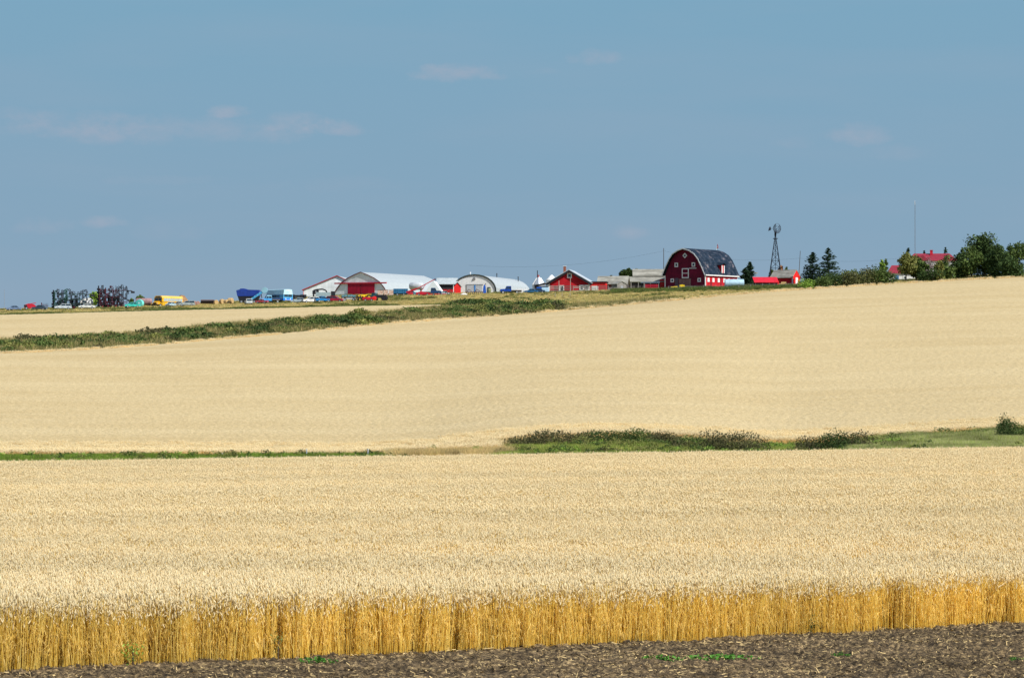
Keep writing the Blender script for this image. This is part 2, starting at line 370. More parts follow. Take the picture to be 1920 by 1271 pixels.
def wheat():
    band = (0.02, 0.12, 0.02)
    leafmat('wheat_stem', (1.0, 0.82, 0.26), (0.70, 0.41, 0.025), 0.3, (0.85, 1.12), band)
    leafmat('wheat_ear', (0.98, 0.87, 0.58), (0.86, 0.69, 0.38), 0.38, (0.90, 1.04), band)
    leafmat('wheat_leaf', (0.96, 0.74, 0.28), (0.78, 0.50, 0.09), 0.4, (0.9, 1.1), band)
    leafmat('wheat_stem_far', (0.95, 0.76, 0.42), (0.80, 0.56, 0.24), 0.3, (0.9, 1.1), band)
    near = [wheat_patch('wheat_stalks', 200, 1.0, s, fat=1.15) for s in range(6)]
    mid = [wheat_patch('wheat_stalks', 170, 1.0, 20+s, fat=1.35, awns=False) for s in range(5)]
    rim = [wheat_patch('wheat_stalks', 54, 0.5, 40+s, fat=1.2, sd=.09) for s in range(6)]
    P = []; Q = []
    st = 0.9; y = 47.0
    ys = np.arange(40, 205, st)
    for y in ys:
        x = np.arange(-0.19*y-4, 0.19*y+4, st)+RS.uniform(0, st)
        yy = y+RS.uniform(-.25, .25, len(x)); xx = x+RS.uniform(-.25, .25, len(x))
        e = E_of_xy(xx)+0.45+0.25*(vnoise(xx, yy*0, 2.3, 5)-.5)
        k = yy > e+1.3; zz = Gn(xx, yy)
        A = np.stack([xx, yy, zz], -1)[k]
        (P if y < 95 else Q).append(A)
    P = np.concatenate(P); Q = np.concatenate(Q)
    # rim
    xr = RS.uniform(-16, 22, 900); xr = np.concatenate([xr, RS.uniform(-16, 22, 380)]); yr = E_of_xy(xr)+np.concatenate([RS.uniform(0, 2.9, 900), RS.uniform(0, .5, 380)])+0.35*(vnoise(xr, xr*0, 1.1, 6)-.5)+0.12*(vnoise(xr, xr*0, .35, 8)-.5)
    scatter('wheat_field', near, P, RS.uniform(0, 6.28, len(P)), .93+.12*vnoise(P[:, 0]*.25, P[:, 1], 7, 91)+RS.uniform(-.04, .04, len(P)), 'ripe wheat standing in the nearest field', 'wheat', 0.03)
    scatter('wheat_field', mid, Q, RS.uniform(0, 6.28, len(Q)), .93+.12*vnoise(Q[:, 0]*.25, Q[:, 1], 9, 92)+RS.uniform(-.04, .04, len(Q)), 'pale top of the nearest wheat field towards the dip', 'wheat', 0.03)
    R = np.stack([xr, yr, Gn(xr, yr)], -1)
    scatter('wheat_edge', rim, R, RS.uniform(0, 6.28, len(R)), RS.uniform(.84, 1.07, len(R)), 'golden wheat stems along the edge above the tilled soil', 'wheat', 0.06)
    return near, mid, rim
def canopy_material():
    m, n, l, b = nt('wheat_canopy')
    fine = ramp(n, l, noise(n, l, 4.5, 5, rough=0.8, sc=(1, 0.30, 1)), [(0.25, (0.33, 0.245, 0.115)), (0.5, (0.515, 0.405, 0.215)), (0.75, (0.70, 0.57, 0.34))])
    b1 = ramp(n, l, noise(n, l, 1.0, 6, sc=(0.011, 0.030, 0.0), rough=.7), [(0.32, (0.90, 0.87, 0.81)), (0.60, (1.0, 1.0, 1.0)), (0.74, (1.07, 1.07, 1.07))])
    b2 = ramp(n, l, noise(n, l, 1.0, 6, sc=(0.25, 0.50, 0.0), rough=.8), [(0.3, 0.93), (0.7, 1.05)])
    c = mix(n, l, 1.0, mix(n, l, 1.0, fine, b1, 'MULTIPLY'), b2, 'MULTIPLY')
    l.new(c, b.inputs['Base Color']); b.inputs['Roughness'].default_value = 0.9; b.inputs['Specular IOR Level'].default_value = 0.1
    return m
def far_field(name, u0, u1, nu, dlo, dhi, nd, label, mat, amp=0.10):
    us = np.linspace(u0, u1, nu); V = []; t = np.linspace(0, 1, nd)**1.35
    U = np.repeat(us[:, None], nd, 1); c = np.clip(U, 0, 1920)
    lo = dlo(c); hi = dhi(c); D = lo+(hi-lo)*t[None, :]
    X = (U-HX)/F*D
    H = 0.84+amp*.5*(vnoise(X, D, 0.8, 31)-.5)+amp*(RS.rand(*X.shape)-.5)
    Zc = Gn(X, D)+H
    V = np.stack([X, D, Zc], -1)
    fr = V[:, :1].copy(); fr[:, :, 2] -= 1.0; fr[:, :, 1] -= 0.1; bk = V[:, -1:].copy(); bk[:, :, 2] -= 1.0
    V = np.concatenate([fr, V, bk], 1); n2 = nd+2; V = V.reshape(-1, 3)
    i, j = np.meshgrid(np.arange(nu-1), np.arange(n2-1), indexing='ij'); a = (i*n2+j).reshape(-1)
    Fc = np.stack([a, a+n2, a+n2+1, a+1], -1)
    return tag(npmesh(name, V, Fc, [mat]), label, 'wheat', kind='stuff')
def fields(near, mid, rim):
    m = canopy_material()
    far_field('wheat_field', -500, 2420, 900, lambda c: np.interp(c, BU, BD)+5, lambda c: np.interp(c, KU, dTt), 520, 'broad sloping field of pale ripe wheat below the farm', m)
    far_field('wheat_field', -500, 826, 420, lambda c: np.interp(c, KU, D2a), lambda c: np.interp(c, KU, D2b), 160, 'narrow upper strip of wheat between the hedge and the old vehicles', m)
    # standing stalks along the lower edge of the far field and its first metres
    def edgepts(u0, u1, fn, depth, per_m, j=0.5):
        P = []; u = u0
        dm = fn(min(max((u0+u1)/2, 0), 1920)); n = int((u1-u0)/F*dm*depth*per_m)
        uu = RS.uniform(u0, u1, n); dd = np.array([fn(min(max(a, 0), 1920)) for a in uu])+RS.uniform(0, 1, n)**1.2*depth-0.1
        dd += j*(vnoise(uu, uu*0, 25, 77)-.5)
        x = (uu-HX)/F*dd; return np.stack([x, dd, Gn(x, dd)], -1)
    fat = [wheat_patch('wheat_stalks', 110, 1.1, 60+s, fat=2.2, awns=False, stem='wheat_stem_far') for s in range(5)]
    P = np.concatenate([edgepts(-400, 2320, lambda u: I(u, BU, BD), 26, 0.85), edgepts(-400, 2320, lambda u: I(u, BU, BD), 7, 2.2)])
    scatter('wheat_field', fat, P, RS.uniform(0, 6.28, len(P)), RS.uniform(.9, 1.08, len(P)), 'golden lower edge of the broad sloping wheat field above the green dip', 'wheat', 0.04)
    P = edgepts(-300, 2220, lambda u: I(u, KU, dTt)-4, 5, 0.5, 3)
    scatter('wheat_edge', fat, P, RS.uniform(0, 6.28, len(P)), RS.uniform(.8, 1.3, len(P)), 'rough wheat along the top edge of the broad sloping field', 'wheat', 0.08)
    P = edgepts(735, 935, lambda u: I(u, BU, BD)-20, 21, 2.6)
    scatter('wheat_field', fat, P, RS.uniform(0, 6.28, len(P)), RS.uniform(.6, 1.15, len(P)), 'volunteer wheat spilling into the dip left of the mound', 'wheat', 0.1)
    P = edgepts(1020, 1900, lambda u: I(u, KU, dTt)+1, 5, 0.7, 5)
    scatter('wheat_edge', fat, P, RS.uniform(0, 6.28, len(P)), RS.uniform(.6, 1.5, len(P)), 'ragged golden wheat fringe below the barn and the house', 'wheat', 0.15)
    P = edgepts(-300, 826, lambda u: I(u, KU, D2a)-1, 4, 0.4, 3)
    scatter('wheat_edge', fat, P, RS.uniform(0, 6.28, len(P)), RS.uniform(.8, 1.2, len(P)), 'wheat edge showing above the shrub hedge', 'wheat', 0.08)

def leafcloud(blobs, n, size, seed, halo=1.08):
    rs = np.random.RandomState(seed); w = np.array([b[3]*b[4]*b[5] for b in blobs])**0.7; w /= w.sum()
    k = rs.choice(len(blobs), n, p=w); Bl = np.array(blobs)[k]
    d = rs.normal(size=(n, 3)); d /= np.linalg.norm(d, axis=1)[:, None]; r = rs.uniform(0.2, halo, n)**0.5
    r *= 1+0.12*np.sin(d[:, 0]*7+k)*np.sin(d[:, 2]*6+k*2)
    P = Bl[:, :3]+d*Bl[:, 3:6]*r[:, None]
    s = size*rs.uniform(0.5, 1.4, n)[:, None]
    a = rs.normal(size=(n, 3)); a /= np.linalg.norm(a, axis=1)[:, None]; b = np.cross(a, rs.normal(size=(n, 3))); b /= np.linalg.norm(b, axis=1)[:, None]
    V = np.stack([P-a*s, P-b*s*0.6, P+a*s, P+b*s*0.6], 1).reshape(-1, 3)
    V[:, 2] = np.maximum(V[:, 2], -0.1)
    return V, np.arange(len(V)).reshape(-1, 4)
GREENS = {
 'dark': ((0.028, 0.055, 0.015), (0.07, 0.11, 0.03)), 'mid': ((0.055, 0.095, 0.022), (0.12, 0.165, 0.042)), 'olive': ((0.13, 0.16, 0.035), (0.27, 0.26, 0.08)),
 'purple': ((0.055, 0.035, 0.035), (0.13, 0.085, 0.07)), 'light': ((0.13, 0.24, 0.03), (0.28, 0.40, 0.07)), 'grey': ((0.17, 0.17, 0.12), (0.30, 0.29, 0.2)), 'rust': ((0.20, 0.07, 0.025), (0.32, 0.15, 0.06)),
 'spruce': ((0.014, 0.035, 0.018), (0.04, 0.075, 0.035)), 'brush': ((0.075, 0.09, 0.03), (0.16, 0.155, 0.06)), 'bramble': ((0.055, 0.055, 0.024), (0.13, 0.12, 0.05)), 'mauve': ((0.2, 0.15, 0.15), (0.34, 0.27, 0.25))}
def lm(k): return leafmat('leaves_'+k, *GREENS[k], 0.2)
def shrub(name, label, cat, loc, w, h, kind, seed, group=None, n=420, size=0.22):
    rs = np.random.RandomState(seed); bl = []
    for k in range(5): 
        bw = w*rs.uniform(.22, .4); bh = h*rs.uniform(.3, .5)
        bl.append((rs.uniform(-.33, .33)*w, rs.uniform(-.3, .3)*w, h*rs.uniform(.32, .6), bw, bw, bh))
    V, Fc = leafcloud(bl, n, size, seed, 1.0)
    t = thing(name, label, cat, loc, rs.uniform(0, 6), group)
    o = npmesh('foliage', V, Fc, [lm(kind)]); o.parent = t
    mb = MB()
    for k in range(4): a = rs.uniform(0, 6.28); mb.tube((0, 0, -.2), (cos(a)*w*.2, sin(a)*w*.2, h*.55), 0.05, 0.02, 4)
    mb.build('stem', paint('bark', (0.09, 0.065, 0.045), 0.9), t)
    return t
def tree(label, loc, w, h, kind, seed, n=2200, size=0.36, trunk=0.25, name='leafy_tree', group=None, nb=12, low=0.28):
    rs = np.random.RandomState(seed); bl = []
    for k in range(nb):
        z = h*rs.uniform(low, .86); rr = w*.5*sqrt(max(0.1, 1-((z/h-.52)/.5)**2)); a = rs.uniform(0, 6.28); q = rs.uniform(0, .62)*rr; s = w*rs.uniform(.18, .30)
        bl.append((cos(a)*q, sin(a)*q, z, s, s, s*rs.uniform(.6, .9)))
    bl.append((0, 0, h*.88, w*.16, w*.16, h*.12))
    V, Fc = leafcloud(bl, int(n*1.7), size, seed)
    t = thing(name, label, 'tree', loc, rs.uniform(0, 6), group)
    o = npmesh('crown', V, Fc, [lm(kind)]); o.parent = t
    mb = MB(); mb.tube((0, 0, -.5), (0, 0, h*.45), trunk, trunk*.6, 8)
    for b in bl[:7]: mb.tube((0, 0, h*.3), b[:3], trunk*.4, .04, 5)
    mb.build('trunk', paint('bark', (0.09, 0.065, 0.045), 0.9), t); return t
def spruce(label, loc, w, h, seed, group=None, n=2200, top=1.0, kind='spruce'):
    rs = np.random.RandomState(seed); V = []; 
    nb = 230
    for k in range(nb):
        f = rs.uniform(0, 1)**0.85; z = h*(0.06+0.92*f); L = w*.5*(1-f)**0.85*rs.uniform(.6, 1.15)+0.15; a = rs.uniform(0, 6.28)
        dr = -0.15 if f < .6 else 0.25
        m = max(4, int(n/150*(1-f)*1.8)+5)
        t = rs.uniform(0.05, 1, m); sp = (1-t*.6)*L*.20
        x = cos(a)*L*t+rs.normal(0, 1, m)*sp*.6; y = sin(a)*L*t+rs.normal(0, 1, m)*sp*.6; zz = z+dr*L*t+0.18*L*t*t+rs.normal(0, .07, m)
        P = np.stack([x, y, zz], -1); aa = np.array([cos(a), sin(a), 0.1])+rs.normal(0, .35, (m, 3)); bb = np.cross(aa, rs.normal(0, 1, (m, 3))+np.array([0, 0, 1.])); bb /= np.linalg.norm(bb, axis=1)[:, None]
        s = rs.uniform(.16, .38, m)[:, None]*(1 if h > 5 else .6)
        V.append(np.stack([P-aa*s, P-bb*s*.45, P+aa*s, P+bb*s*.45], 1).reshape(-1, 3))
    V = np.concatenate(V)
    t = thing('spruce_tree', label, 'tree', loc, 0, group); o = npmesh('crown', V, np.arange(len(V)).reshape(-1, 4), [lm(kind)]); o.parent = t
    MB().tube((0, 0, -.5), (0, 0, h*.98), .2*h/10, .02, 7).build('trunk', paint('bark', (0.09, 0.065, 0.045), 0.9), t); return t

def vegetation():
    gm = {k: leafmat('grass_'+k, *c, 0.35, (0.4, 1.35), (0.5, 0.5, 0.5)) for k, c in {
        'green': ((0.15, 0.33, 0.02), (0.34, 0.50, 0.05)), 'olive': ((0.26, 0.33, 0.05), (0.52, 0.52, 0.14)), 'tan': ((0.66, 0.47, 0.19), (0.88, 0.68, 0.32)),
        'grey': ((0.38, 0.35, 0.18), (0.66, 0.58, 0.34)), 'dry': ((0.44, 0.34, 0.12), (0.66, 0.50, 0.24)), 'dark': ((0.06, 0.11, 0.02), (0.12, 0.17, 0.04)), 'yardgreen': ((0.07, 0.13, 0.025), (0.16, 0.21, 0.05)), 'yardolive': ((0.17, 0.16, 0.05), (0.34, 0.29, 0.11))}.items()}
    def region(u0, u1, dlo, dhi, n):
        u = RS.uniform(u0, u1, n); c = np.clip(u, 0, 1920); lo = dlo(c) if callable(dlo) else dlo; hi = dhi(c) if callable(dhi) else dhi
        d = lo+(hi-lo)*RS.rand(n); x = (u-HX)/F*d; return np.stack([x, d, Gn(x, d)], -1), u
    mk = lambda nm, n, s, h0, h1, w, ks, sh: [grass_patch(nm, n, s, h0, h1, w, 100+i, [gm[k] for k in ks], sh) for i in range(5)]
    bd = lambda c: np.interp(c, BU, BD)-0.3
    A, _ = region(-400, 760, 226, lambda c: np.interp(c, BU, BD)-1, 5200); green = mk('grass_tuft', 150, 1.2, .35, .75, .009, ['green', 'dark', 'yardolive', 'yardgreen'], [.5, .1, .2, .2])
    sc = 0.7+0.45*vnoise(A[:, 0], A[:, 1], 5, 51)+.12*(A[:, 0] > -20)
    scatter('grass', green, A, RS.uniform(0, 6.28, len(A)), sc, 'bright green grass in the dip left of the shrubs', 'grass')
    A, _ = region(740, 950, 232, bd, 4200); B_, _ = region(640, 1450, lambda c: np.interp(c, BU, BD)-4, lambda c: np.interp(c, BU, BD)+.5, 900); A = np.concatenate([A, B_])
    tan = mk('grass_tuft', 150, 1.2, .4, .95, .008, ['tan', 'dry', 'olive'], [.75, .2, .05])
    scatter('dry_grass', tan, A, RS.uniform(0, 6.28, len(A)), RS.uniform(.7, 1.2, len(A)), 'tall straw coloured grass between the green strip and the mound', 'grass')
    A, _ = region(925, 1720, 226, lambda c: np.interp(c, BU, BD)-3, 7600); ol = mk('grass_tuft', 150, 1.2, .4, .95, .010, ['olive', 'green', 'yardgreen', 'tan'], [.55, .15, .2, .1])
    scatter('tall_grass', ol, A, RS.uniform(0, 6.28, len(A)), 0.4+0.65*vnoise(A[:, 0], A[:, 1], 2.5, 52), 'olive weeds covering the mound in the dip', 'grass')
    A, _ = region(1600, 2320, 226, lambda c: np.interp(c, BU, BD)+.5, 10500); gr = mk('grass_tuft', 150, 1.2, .45, 1.0, .010, ['grey', 'olive', 'green'], [.42, .42, .16])
    scatter('grass', gr, A, RS.uniform(0, 6.28, len(A)), 0.6+0.5*vnoise(A[:, 0], A[:, 1], 4, 53), 'grey green grass on the bank at the right end of the dip', 'grass')
    wd = []
    for i, (k_, n_) in enumerate((('mid', 170), ('olive', 170), ('light', 150), ('dark', 150), ('olive', 120))):
        V, Fc = leafcloud([(0, 0, .3, .32, .32, .36), (.2, .1, .45, .18, .18, .25)], n_, .05, 700+i); wd.append(npmesh('weed_clump', V, Fc, [lm(k_)], link=False))
    A, _ = region(930, 1730, 228, lambda c: np.interp(c, BU, BD)-3, 900); B_, _ = region(-400, 760, 228, 252, 520); C_, _ = region(1700, 2320, 240, 275, 130); A = np.concatenate([A, B_, C_])
    scatter('weeds', wd, A, RS.uniform(0, 6.28, len(A)), RS.uniform(.5, 1.35, len(A)), 'leafy weed clumps among the grass of the dip', 'weeds')
    A, _ = region(-100, 1250, lambda c: np.interp(c, KU, dTt)+1, lambda c: np.interp(c, KU, D2a)+8, 7000)
    hg = mk('grass_tuft', 60, 1.4, .8, 1.7, .03, ['dry', 'tan', 'yardolive', 'yardgreen', 'dark'], [.3, .1, .3, .2, .1])
    scatter('tall_grass', hg, A, RS.uniform(0, 6.28, len(A)), RS.uniform(.6, 1.3, len(A)), 'rank grass growing between the hedge shrubs', 'grass')
    # farm pasture
    A, u = region(-300, 2300, lambda c: np.interp(c, KU, dTt)+1, lambda c: np.interp(c, KU, F2D)+30, 34000)
    c = np.clip(u, 0, 1920); inf2 = (A[:, 1] > np.interp(c, KU, D2a)) & (A[:, 1] < np.interp(c, KU, D2b)) & (u < 826); A = A[~inf2]
    nz = vnoise(A[:, 0], A[:, 1]*.5, 14, 54)+0.5*vnoise(A[:, 0], A[:, 1]*.5, 4, 55)
    dry = mk('grass_tuft', 60, 1.6, .25, .7, .03, ['dry', 'tan', 'olive'], [.5, .25, .25]); oli = mk('grass_tuft', 60, 1.6, .3, .8, .03, ['yardolive', 'yardgreen', 'dark'], [.5, .25, .25])
    k = nz > .62
    scatter('pasture_grass', dry, A[k], RS.uniform(0, 6.28, k.sum()), RS.uniform(.4, .9, k.sum()), 'dry yellowish pasture in front of the farm', 'grass')
    k = ~k; scatter('pasture_weeds', oli, A[k], RS.uniform(0, 6.28, k.sum()), RS.uniform(.4, 1.0, k.sum()), 'green weeds scattered through the farm pasture', 'weeds')
    A, _ = region(-300, 745, lambda c: np.interp(c, KU, D2b)+1, lambda c: np.interp(c, KU, D2b)+26, 5200)
    B_, _ = region(780, 1000, 927, 945, 500); C_, _ = region(1150, 1500, 1035, 1060, 2000); A = np.concatenate([A, B_, C_])
    gg = mk('grass_tuft', 70, 1.6, .4, 1.0, .03, ['yardgreen', 'dark', 'yardolive'], [.5, .25, .25])
    scatter('weeds', gg, A, RS.uniform(0, 6.28, len(A)), 0.5+0.7*vnoise(A[:, 0], A[:, 1], 5, 57), 'green weed strip in front of the old vehicles', 'weeds')
    # green leaf sprigs on the soil
    for k, (px, py) in enumerate(((595, 1244), (1240, 1240), (1350, 1238), (1575, 1232), (1905, 1241))):
        d = 50.0
        for _ in range(20): 
            x = (px-HX)/F*d; d = -G(x, d)*F/(py-HY)
        V, Fc = leafcloud([(-.1, 0, .03, .2, .07, .05), (.15, .02, .03, .18, .06, .04), (.02, 0, .05, .1, .05, .05)], 170, .022, 300+k)
        o = npmesh('green_weed', V, Fc, [leafmat('weed_leaf', (0.06, 0.20, 0.02), (0.12, 0.30, 0.05), .2)]); o.location = at(px, d, 0.02); o.scale = ((1.8, 1, 1) if k == 2 else (1, 1, 1) if k < 2 else (.5, .7, .7))
        tag(o, ['low green weed on dark soil at the left, close under the wheat stems', 'low green weed on the soil just left of the longest weed patch', 'longest low green weed patch stretched over the dark soil', 'tiny green weed on the soil right of the long weed patch', 'small green weed on the soil at the right picture edge'][k], 'weed', 'green weeds on the tilled soil')
    for k, (u, h, kd) in enumerate(((522, .5, 'olive'), (250, .45, 'light'), (1520, .4, 'dark'))):
        d = edge_d(u)-.15; o = shrub('tall_weed', '', 'weed', at(u, d), .34, h, kd, 350+k, None, n=150, size=.018)
        for c_ in o.children:
            if c_.name.startswith('stem'): c_.scale = (.15, .15, 1)
        tag(o, ['olive weed standing against the wheat stems left of the picture centre', 'pale green weed against the wheat stems near the left picture edge', 'dark weed at the foot of the wheat stems in the right part'][k], 'weed')
    # the hedge of shrubs
    kinds = ['dark', 'mid', 'olive', 'dark', 'mid', 'mid', 'olive', 'bramble', 'dark', 'mid']
    protos = []
    for i in range(10):
        k = kinds[i]
        protos.append((shrub('shrub', '', 'shrub', (0, 0, 0), 5.2, 2.1, k, 400+i, 'shrubs of the long hedge', n=620), k))
    lab = {'dark': 'dark green shrub in the long hedge between the two wheat fields', 'mid': 'mid green shrub in the long hedge between the two wheat fields', 'olive': 'olive shrub in the long hedge between the two wheat fields', 'bramble': 'brownish shrub in the long hedge between the two wheat fields'}
    first = set(); rnd = random.Random(5)
    def hput(u, d, s, zs=1.0):
        i = rnd.randrange(10); p, k = protos[i]
        if i not in first:
            first.add(i); p.location = at(u, d); p.scale = (s, s, s*zs); p['label'] = lab[k]; p['group'] = k+' shrubs of the long hedge'
        else: dup(p, at(u, d), rnd.uniform(0, 6), lab[k], k+' shrubs of the long hedge', (s, s, s*zs))
    for i in range(230):
        u = -60+i*4.86+rnd.uniform(-4, 4); c = min(max(u, 0), 1920)
        d = I(c, KU, dTt); e = I(c, KU, D2a); f = rnd.uniform(.15, .95)
        big = 1.0+0.35*max(0, (u-500)/550)
        hput(u, d+(e-d)*f, rnd.uniform(.6, 1.0)*big*(1.22 if u < 700 else 1), rnd.uniform(.8, 1.1))
    for i in range(26):
        u = rnd.uniform(850, 1055); d = rnd.uniform(885, 925); hput(u, d, rnd.uniform(.8, 1.3), 1.1)
    for i in range(14):
        u = rnd.uniform(1060, 1240); c = u; d = I(c, KU, dTt)+rnd.uniform(6, 30); hput(u, d, rnd.uniform(.3, .55), .8)
    for p, _ in protos: assert p['label']
    shrub('tall_weed', 'thin taller sapling poking out of the hedge at the left', 'weed', at(154, 672), 1.2, 3.2, 'mid', 480, n=120)
    shrub('tall_weed', 'taller dark bush above the hedge below the pale tailgated car', 'weed', at(330, 705), 2.4, 3.2, 'dark', 481, n=220)
    shrub('tall_weed', 'slim sapling above the hedge below the blue grain wagon', 'weed', at(468, 752), 1.3, 3.6, 'olive', 482, n=100)
    # the dip: shrubs on the mound
    L = [('dark brownish shrub at the left end of the mound', 985, 250, 3.4, 1.6, 'bramble'), ('dark brownish shrub second on the mound, between its neighbours', 1030, 251, 3.6, 1.8, 'bramble'),
         ('low brown bush beside the crest of the mound', 1080, 256, 3.4, 1.5, 'bramble'), ('dark bush on the crest of the mound', 1135, 257, 3.4, 1.6, 'dark'),
         ('green bush on the top of the mound, highest of all', 1185, 257, 3.0, 1.7, 'mid'), ('dark bush sloping off the mound to the right', 1235, 257, 3.4, 1.45, 'bramble'),
         ('small green bush near the right shoulder of the mound', 1290, 256, 3.0, 1.2, 'mid'), ('brownish bush right of the mound, with ragged top', 1350, 244, 3.4, 2.1, 'bramble'),
         ('brownish bush beside the ragged one, tapering right', 1395, 242, 3.2, 1.9, 'bramble'), ('light green bush in the gap between two brownish bushes', 1450, 246, 3.0, 1.2, 'light'),
         ('dark round bush left of a pair right of the gap', 1518, 241, 3.0, 1.95, 'bramble'), ('dark bush in the middle of the dark clump', 1558, 241, 3.2, 2.1, 'dark'), ('dark bush at the right of the dark clump', 1602, 242, 3.0, 1.9, 'bramble'),
         ('bright green bush beside the dark clump', 1660, 256, 2.8, 1.1, 'light'), ('very dark green bush at the right end of the dip', 1880, 262, 2.6, 2.3, 'dark'), ('green bush cut by the right picture edge in the dip', 1919, 264, 2.6, 1.8, 'mid'),
         ('round green bush in the dry grass left of the mound', 885, 240, 1.5, 1.0, 'light'), ('small bush in tan grass far left of the mound', 812, 240, .9, 1.25, 'olive')]
    for k, (lb, u, d, w, h, kd) in enumerate(L): shrub('shrub', lb, 'shrub', at(u, d), w, h, kd, 500+k, 'shrubs in the green dip', n=2600, size=.06)
    for k in range(34):
        u = 950+k*22+RS.uniform(-9, 9); f = RS.uniform(.15, .9); d = 236+(I(u, BU, BD)-238)*f; kd = ['olive', 'mid', 'olive', 'bramble', 'olive', 'mid'][k % 6]
        shrub('low_shrub', {'olive': 'low olive bush merged into the weeds of the mound', 'mid': 'low green bush merged into the weeds of the mound', 'bramble': 'low brown bramble merged into the weeds of the mound', 'dark': 'low dark green bush merged into the weeds of the mound'}[kd], 'shrub', at(u, d), RS.uniform(1.6, 3.2), RS.uniform(.75, 1.2), kd, 540+k, 'low '+kd+' bushes on the mound', n=700, size=.06)
    for k in range(9):
        u = 1640+k*27+RS.uniform(-8, 8); shrub('low_shrub', 'low green bush along the top of the right hand bank of the dip', 'shrub', at(u, I(u, BU, BD)-RS.uniform(2, 8)), RS.uniform(2.0, 3.2), RS.uniform(.95, 1.3), 'mid' if k % 3 else 'olive', 580+k, 'low bushes on the right hand bank', n=600, size=.06)
    # farm trees
    spruce('dark tall spruce left of a pair between red shed and shrubs', at(1524, 1085), 10.0, 10.3, 600, 'the pair of tall spruces'); spruce('taller spruce at the right of the pair beside the red shed', at(1553, 1078), 10.8, 11.6, 601, 'the pair of tall spruces')
    spruce('narrow pointed spruce close behind the right end of the barn', at(1406, 1108), 5.0, 7.8, 602); spruce('lower bushy spruce touching the end of the barn', at(1398, 1106), 6.4, 5.8, 603)
    spruce('small spruce behind the lowest weathered roof', at(1146, 1170), 1.8, 6.0, 604)
    for k, (u, w, h, lb) in enumerate(((1703, 2.8, 12.2, 'spruce showing at the left end of the red house roof'), (1733, 1.6, 10.8, 'smallest spruce tip between mast and chimney'), (1773, 2.3, 11.6, 'spruce behind the right end of the red house roof'), (1804, 2.0, 11.2, 'dark narrow spruce between the house and the big trees'))):
        spruce(lb, at(u, 1178), w*2.0, h, 610+k, 'spruces behind the red roofed house')
    tree('bushy green tree behind the weathered sheds', at(1180, 1130), 7, 7.2, 'dark', 620, n=1300); tree('round tree at the right of the weathered upper roof', at(1194, 1135), 4.5, 7.0, 'mid', 621, n=800)
    tree('pale green tree behind the white camper shell', at(176, 1060), 5.2, 4.8, 'light', 622, n=800); tree('small hazy green tree behind the red junk', at(262, 1120), 3.6, 4.6, 'mid', 623, n=500); tree('far low tree left of the rusty tank', at(246, 1120), 2.8, 3.4, 'mid', 624, n=400)
    tree('green tree left of the rust tinted tree, under the windmill', at(1447, 1128), 3.6, 5.2, 'mid', 625, n=700, low=.12); tree('rust tinted small tree at the foot of the windmill', at(1465, 1130), 3.6, 6.4, 'rust', 626, n=700); tree('small green tree right of the windmill foot', at(1474, 1128), 2.6, 5.8, 'mid', 627, n=400)
    # shrub belt to the right
    L = [(1518, 1040, 5, 2.6, 'light'), (1540, 1042, 5, 3.2, 'mid'), (1558, 1050, 6, 4.4, 'dark'), (1580, 1052, 6, 5.0, 'brush'), (1600, 1054, 6, 5.2, 'mid'), (1618, 1054, 5, 5.1, 'brush'), (1636, 1056, 5, 5.2, 'mid'), (1652, 1057, 4.5, 5.6, 'mid'), (1664, 1058, 4.5, 4.2, 'dark')]
    W_ = ['first and lowest, light green', 'second from the spruces, mid green', 'dark one, third from the spruces', 'olive one, fourth from the spruces', 'green one midway to the house', 'olive one right of the middle', 'green one, third from the house', 'tall green one, second from the house', 'dark one beside the house porch']
    for k, (u, d, w, h, kd) in enumerate(L): shrub('shrub', 'shrub in the belt between spruces and house: '+W_[k], 'shrub', at(u, d-8), w*1.5, h*1.15, kd, 640+k, 'shrub belt between the spruces and the house', n=1900, size=.24)
    tree('slender light poplar rising above the shrub belt', at(1654, 1090), 2.4, 7.0, 'light', 660, n=350, name='poplar_tree'); tree('second slender poplar, nearest the porch', at(1661, 1092), 2.2, 7.4, 'mid', 661, n=300, name='poplar_tree')
    tree('round olive tree in front of the red porch roof', at(1699, 1075), 7.8, 9.4, 'olive', 670, n=1500, low=.35); tree('leafy tree right of the olive one before the house', at(1718, 1078), 5.6, 8.2, 'mid', 671, n=800, low=.1)
    shrub('shrub', 'greyish mauve shrub in front of the house wall', 'shrub', at(1748, 1078), 7.0, 7.4, 'mauve', 672, n=1500, size=.24); shrub('shrub', 'dark shrub below the mauve one in front of the house', 'shrub', at(1747, 1068), 7.0, 4.6, 'dark', 673, n=1400, size=.26)
    tree('green tree right of the mauve shrub before the house', at(1776, 1078), 6.8, 7.8, 'mid', 674, n=1000, low=.12); tree('dark green tree by the right corner of the house', at(1799, 1082), 7.5, 8.2, 'dark', 675, n=1200, low=.12)
    tree('small green tree between the porch and the house door', at(1731, 1074), 4.6, 6.0, 'mid', 682, n=900, low=.1); tree('rounded olive tree before the middle of the house', at(1762, 1070), 5.0, 6.4, 'olive', 683, n=1000, low=.1)
    tree('large dark tree with two tops, biggest on the hill', at(1846, 1090), 15.5, 13.4, 'dark', 676, n=4200, nb=22, low=.12, trunk=.4); tree('broad tree left of the biggest one, beside the house', at(1822, 1082), 9.0, 10.6, 'mid', 681, n=1700, low=.15)
    tree('medium dark tree filling the right of the grove', at(1872, 1078), 11.5, 10.6, 'dark', 677, n=2000, low=.1)
    tree('thin crowned tree with sky showing, right of the biggest', at(1893, 1115), 5.0, 10.2, 'dark', 678, n=700, low=.3); tree('green tree cut by the right picture edge', at(1908, 1090), 12.5, 10.4, 'mid', 679, n=1800, low=.12)
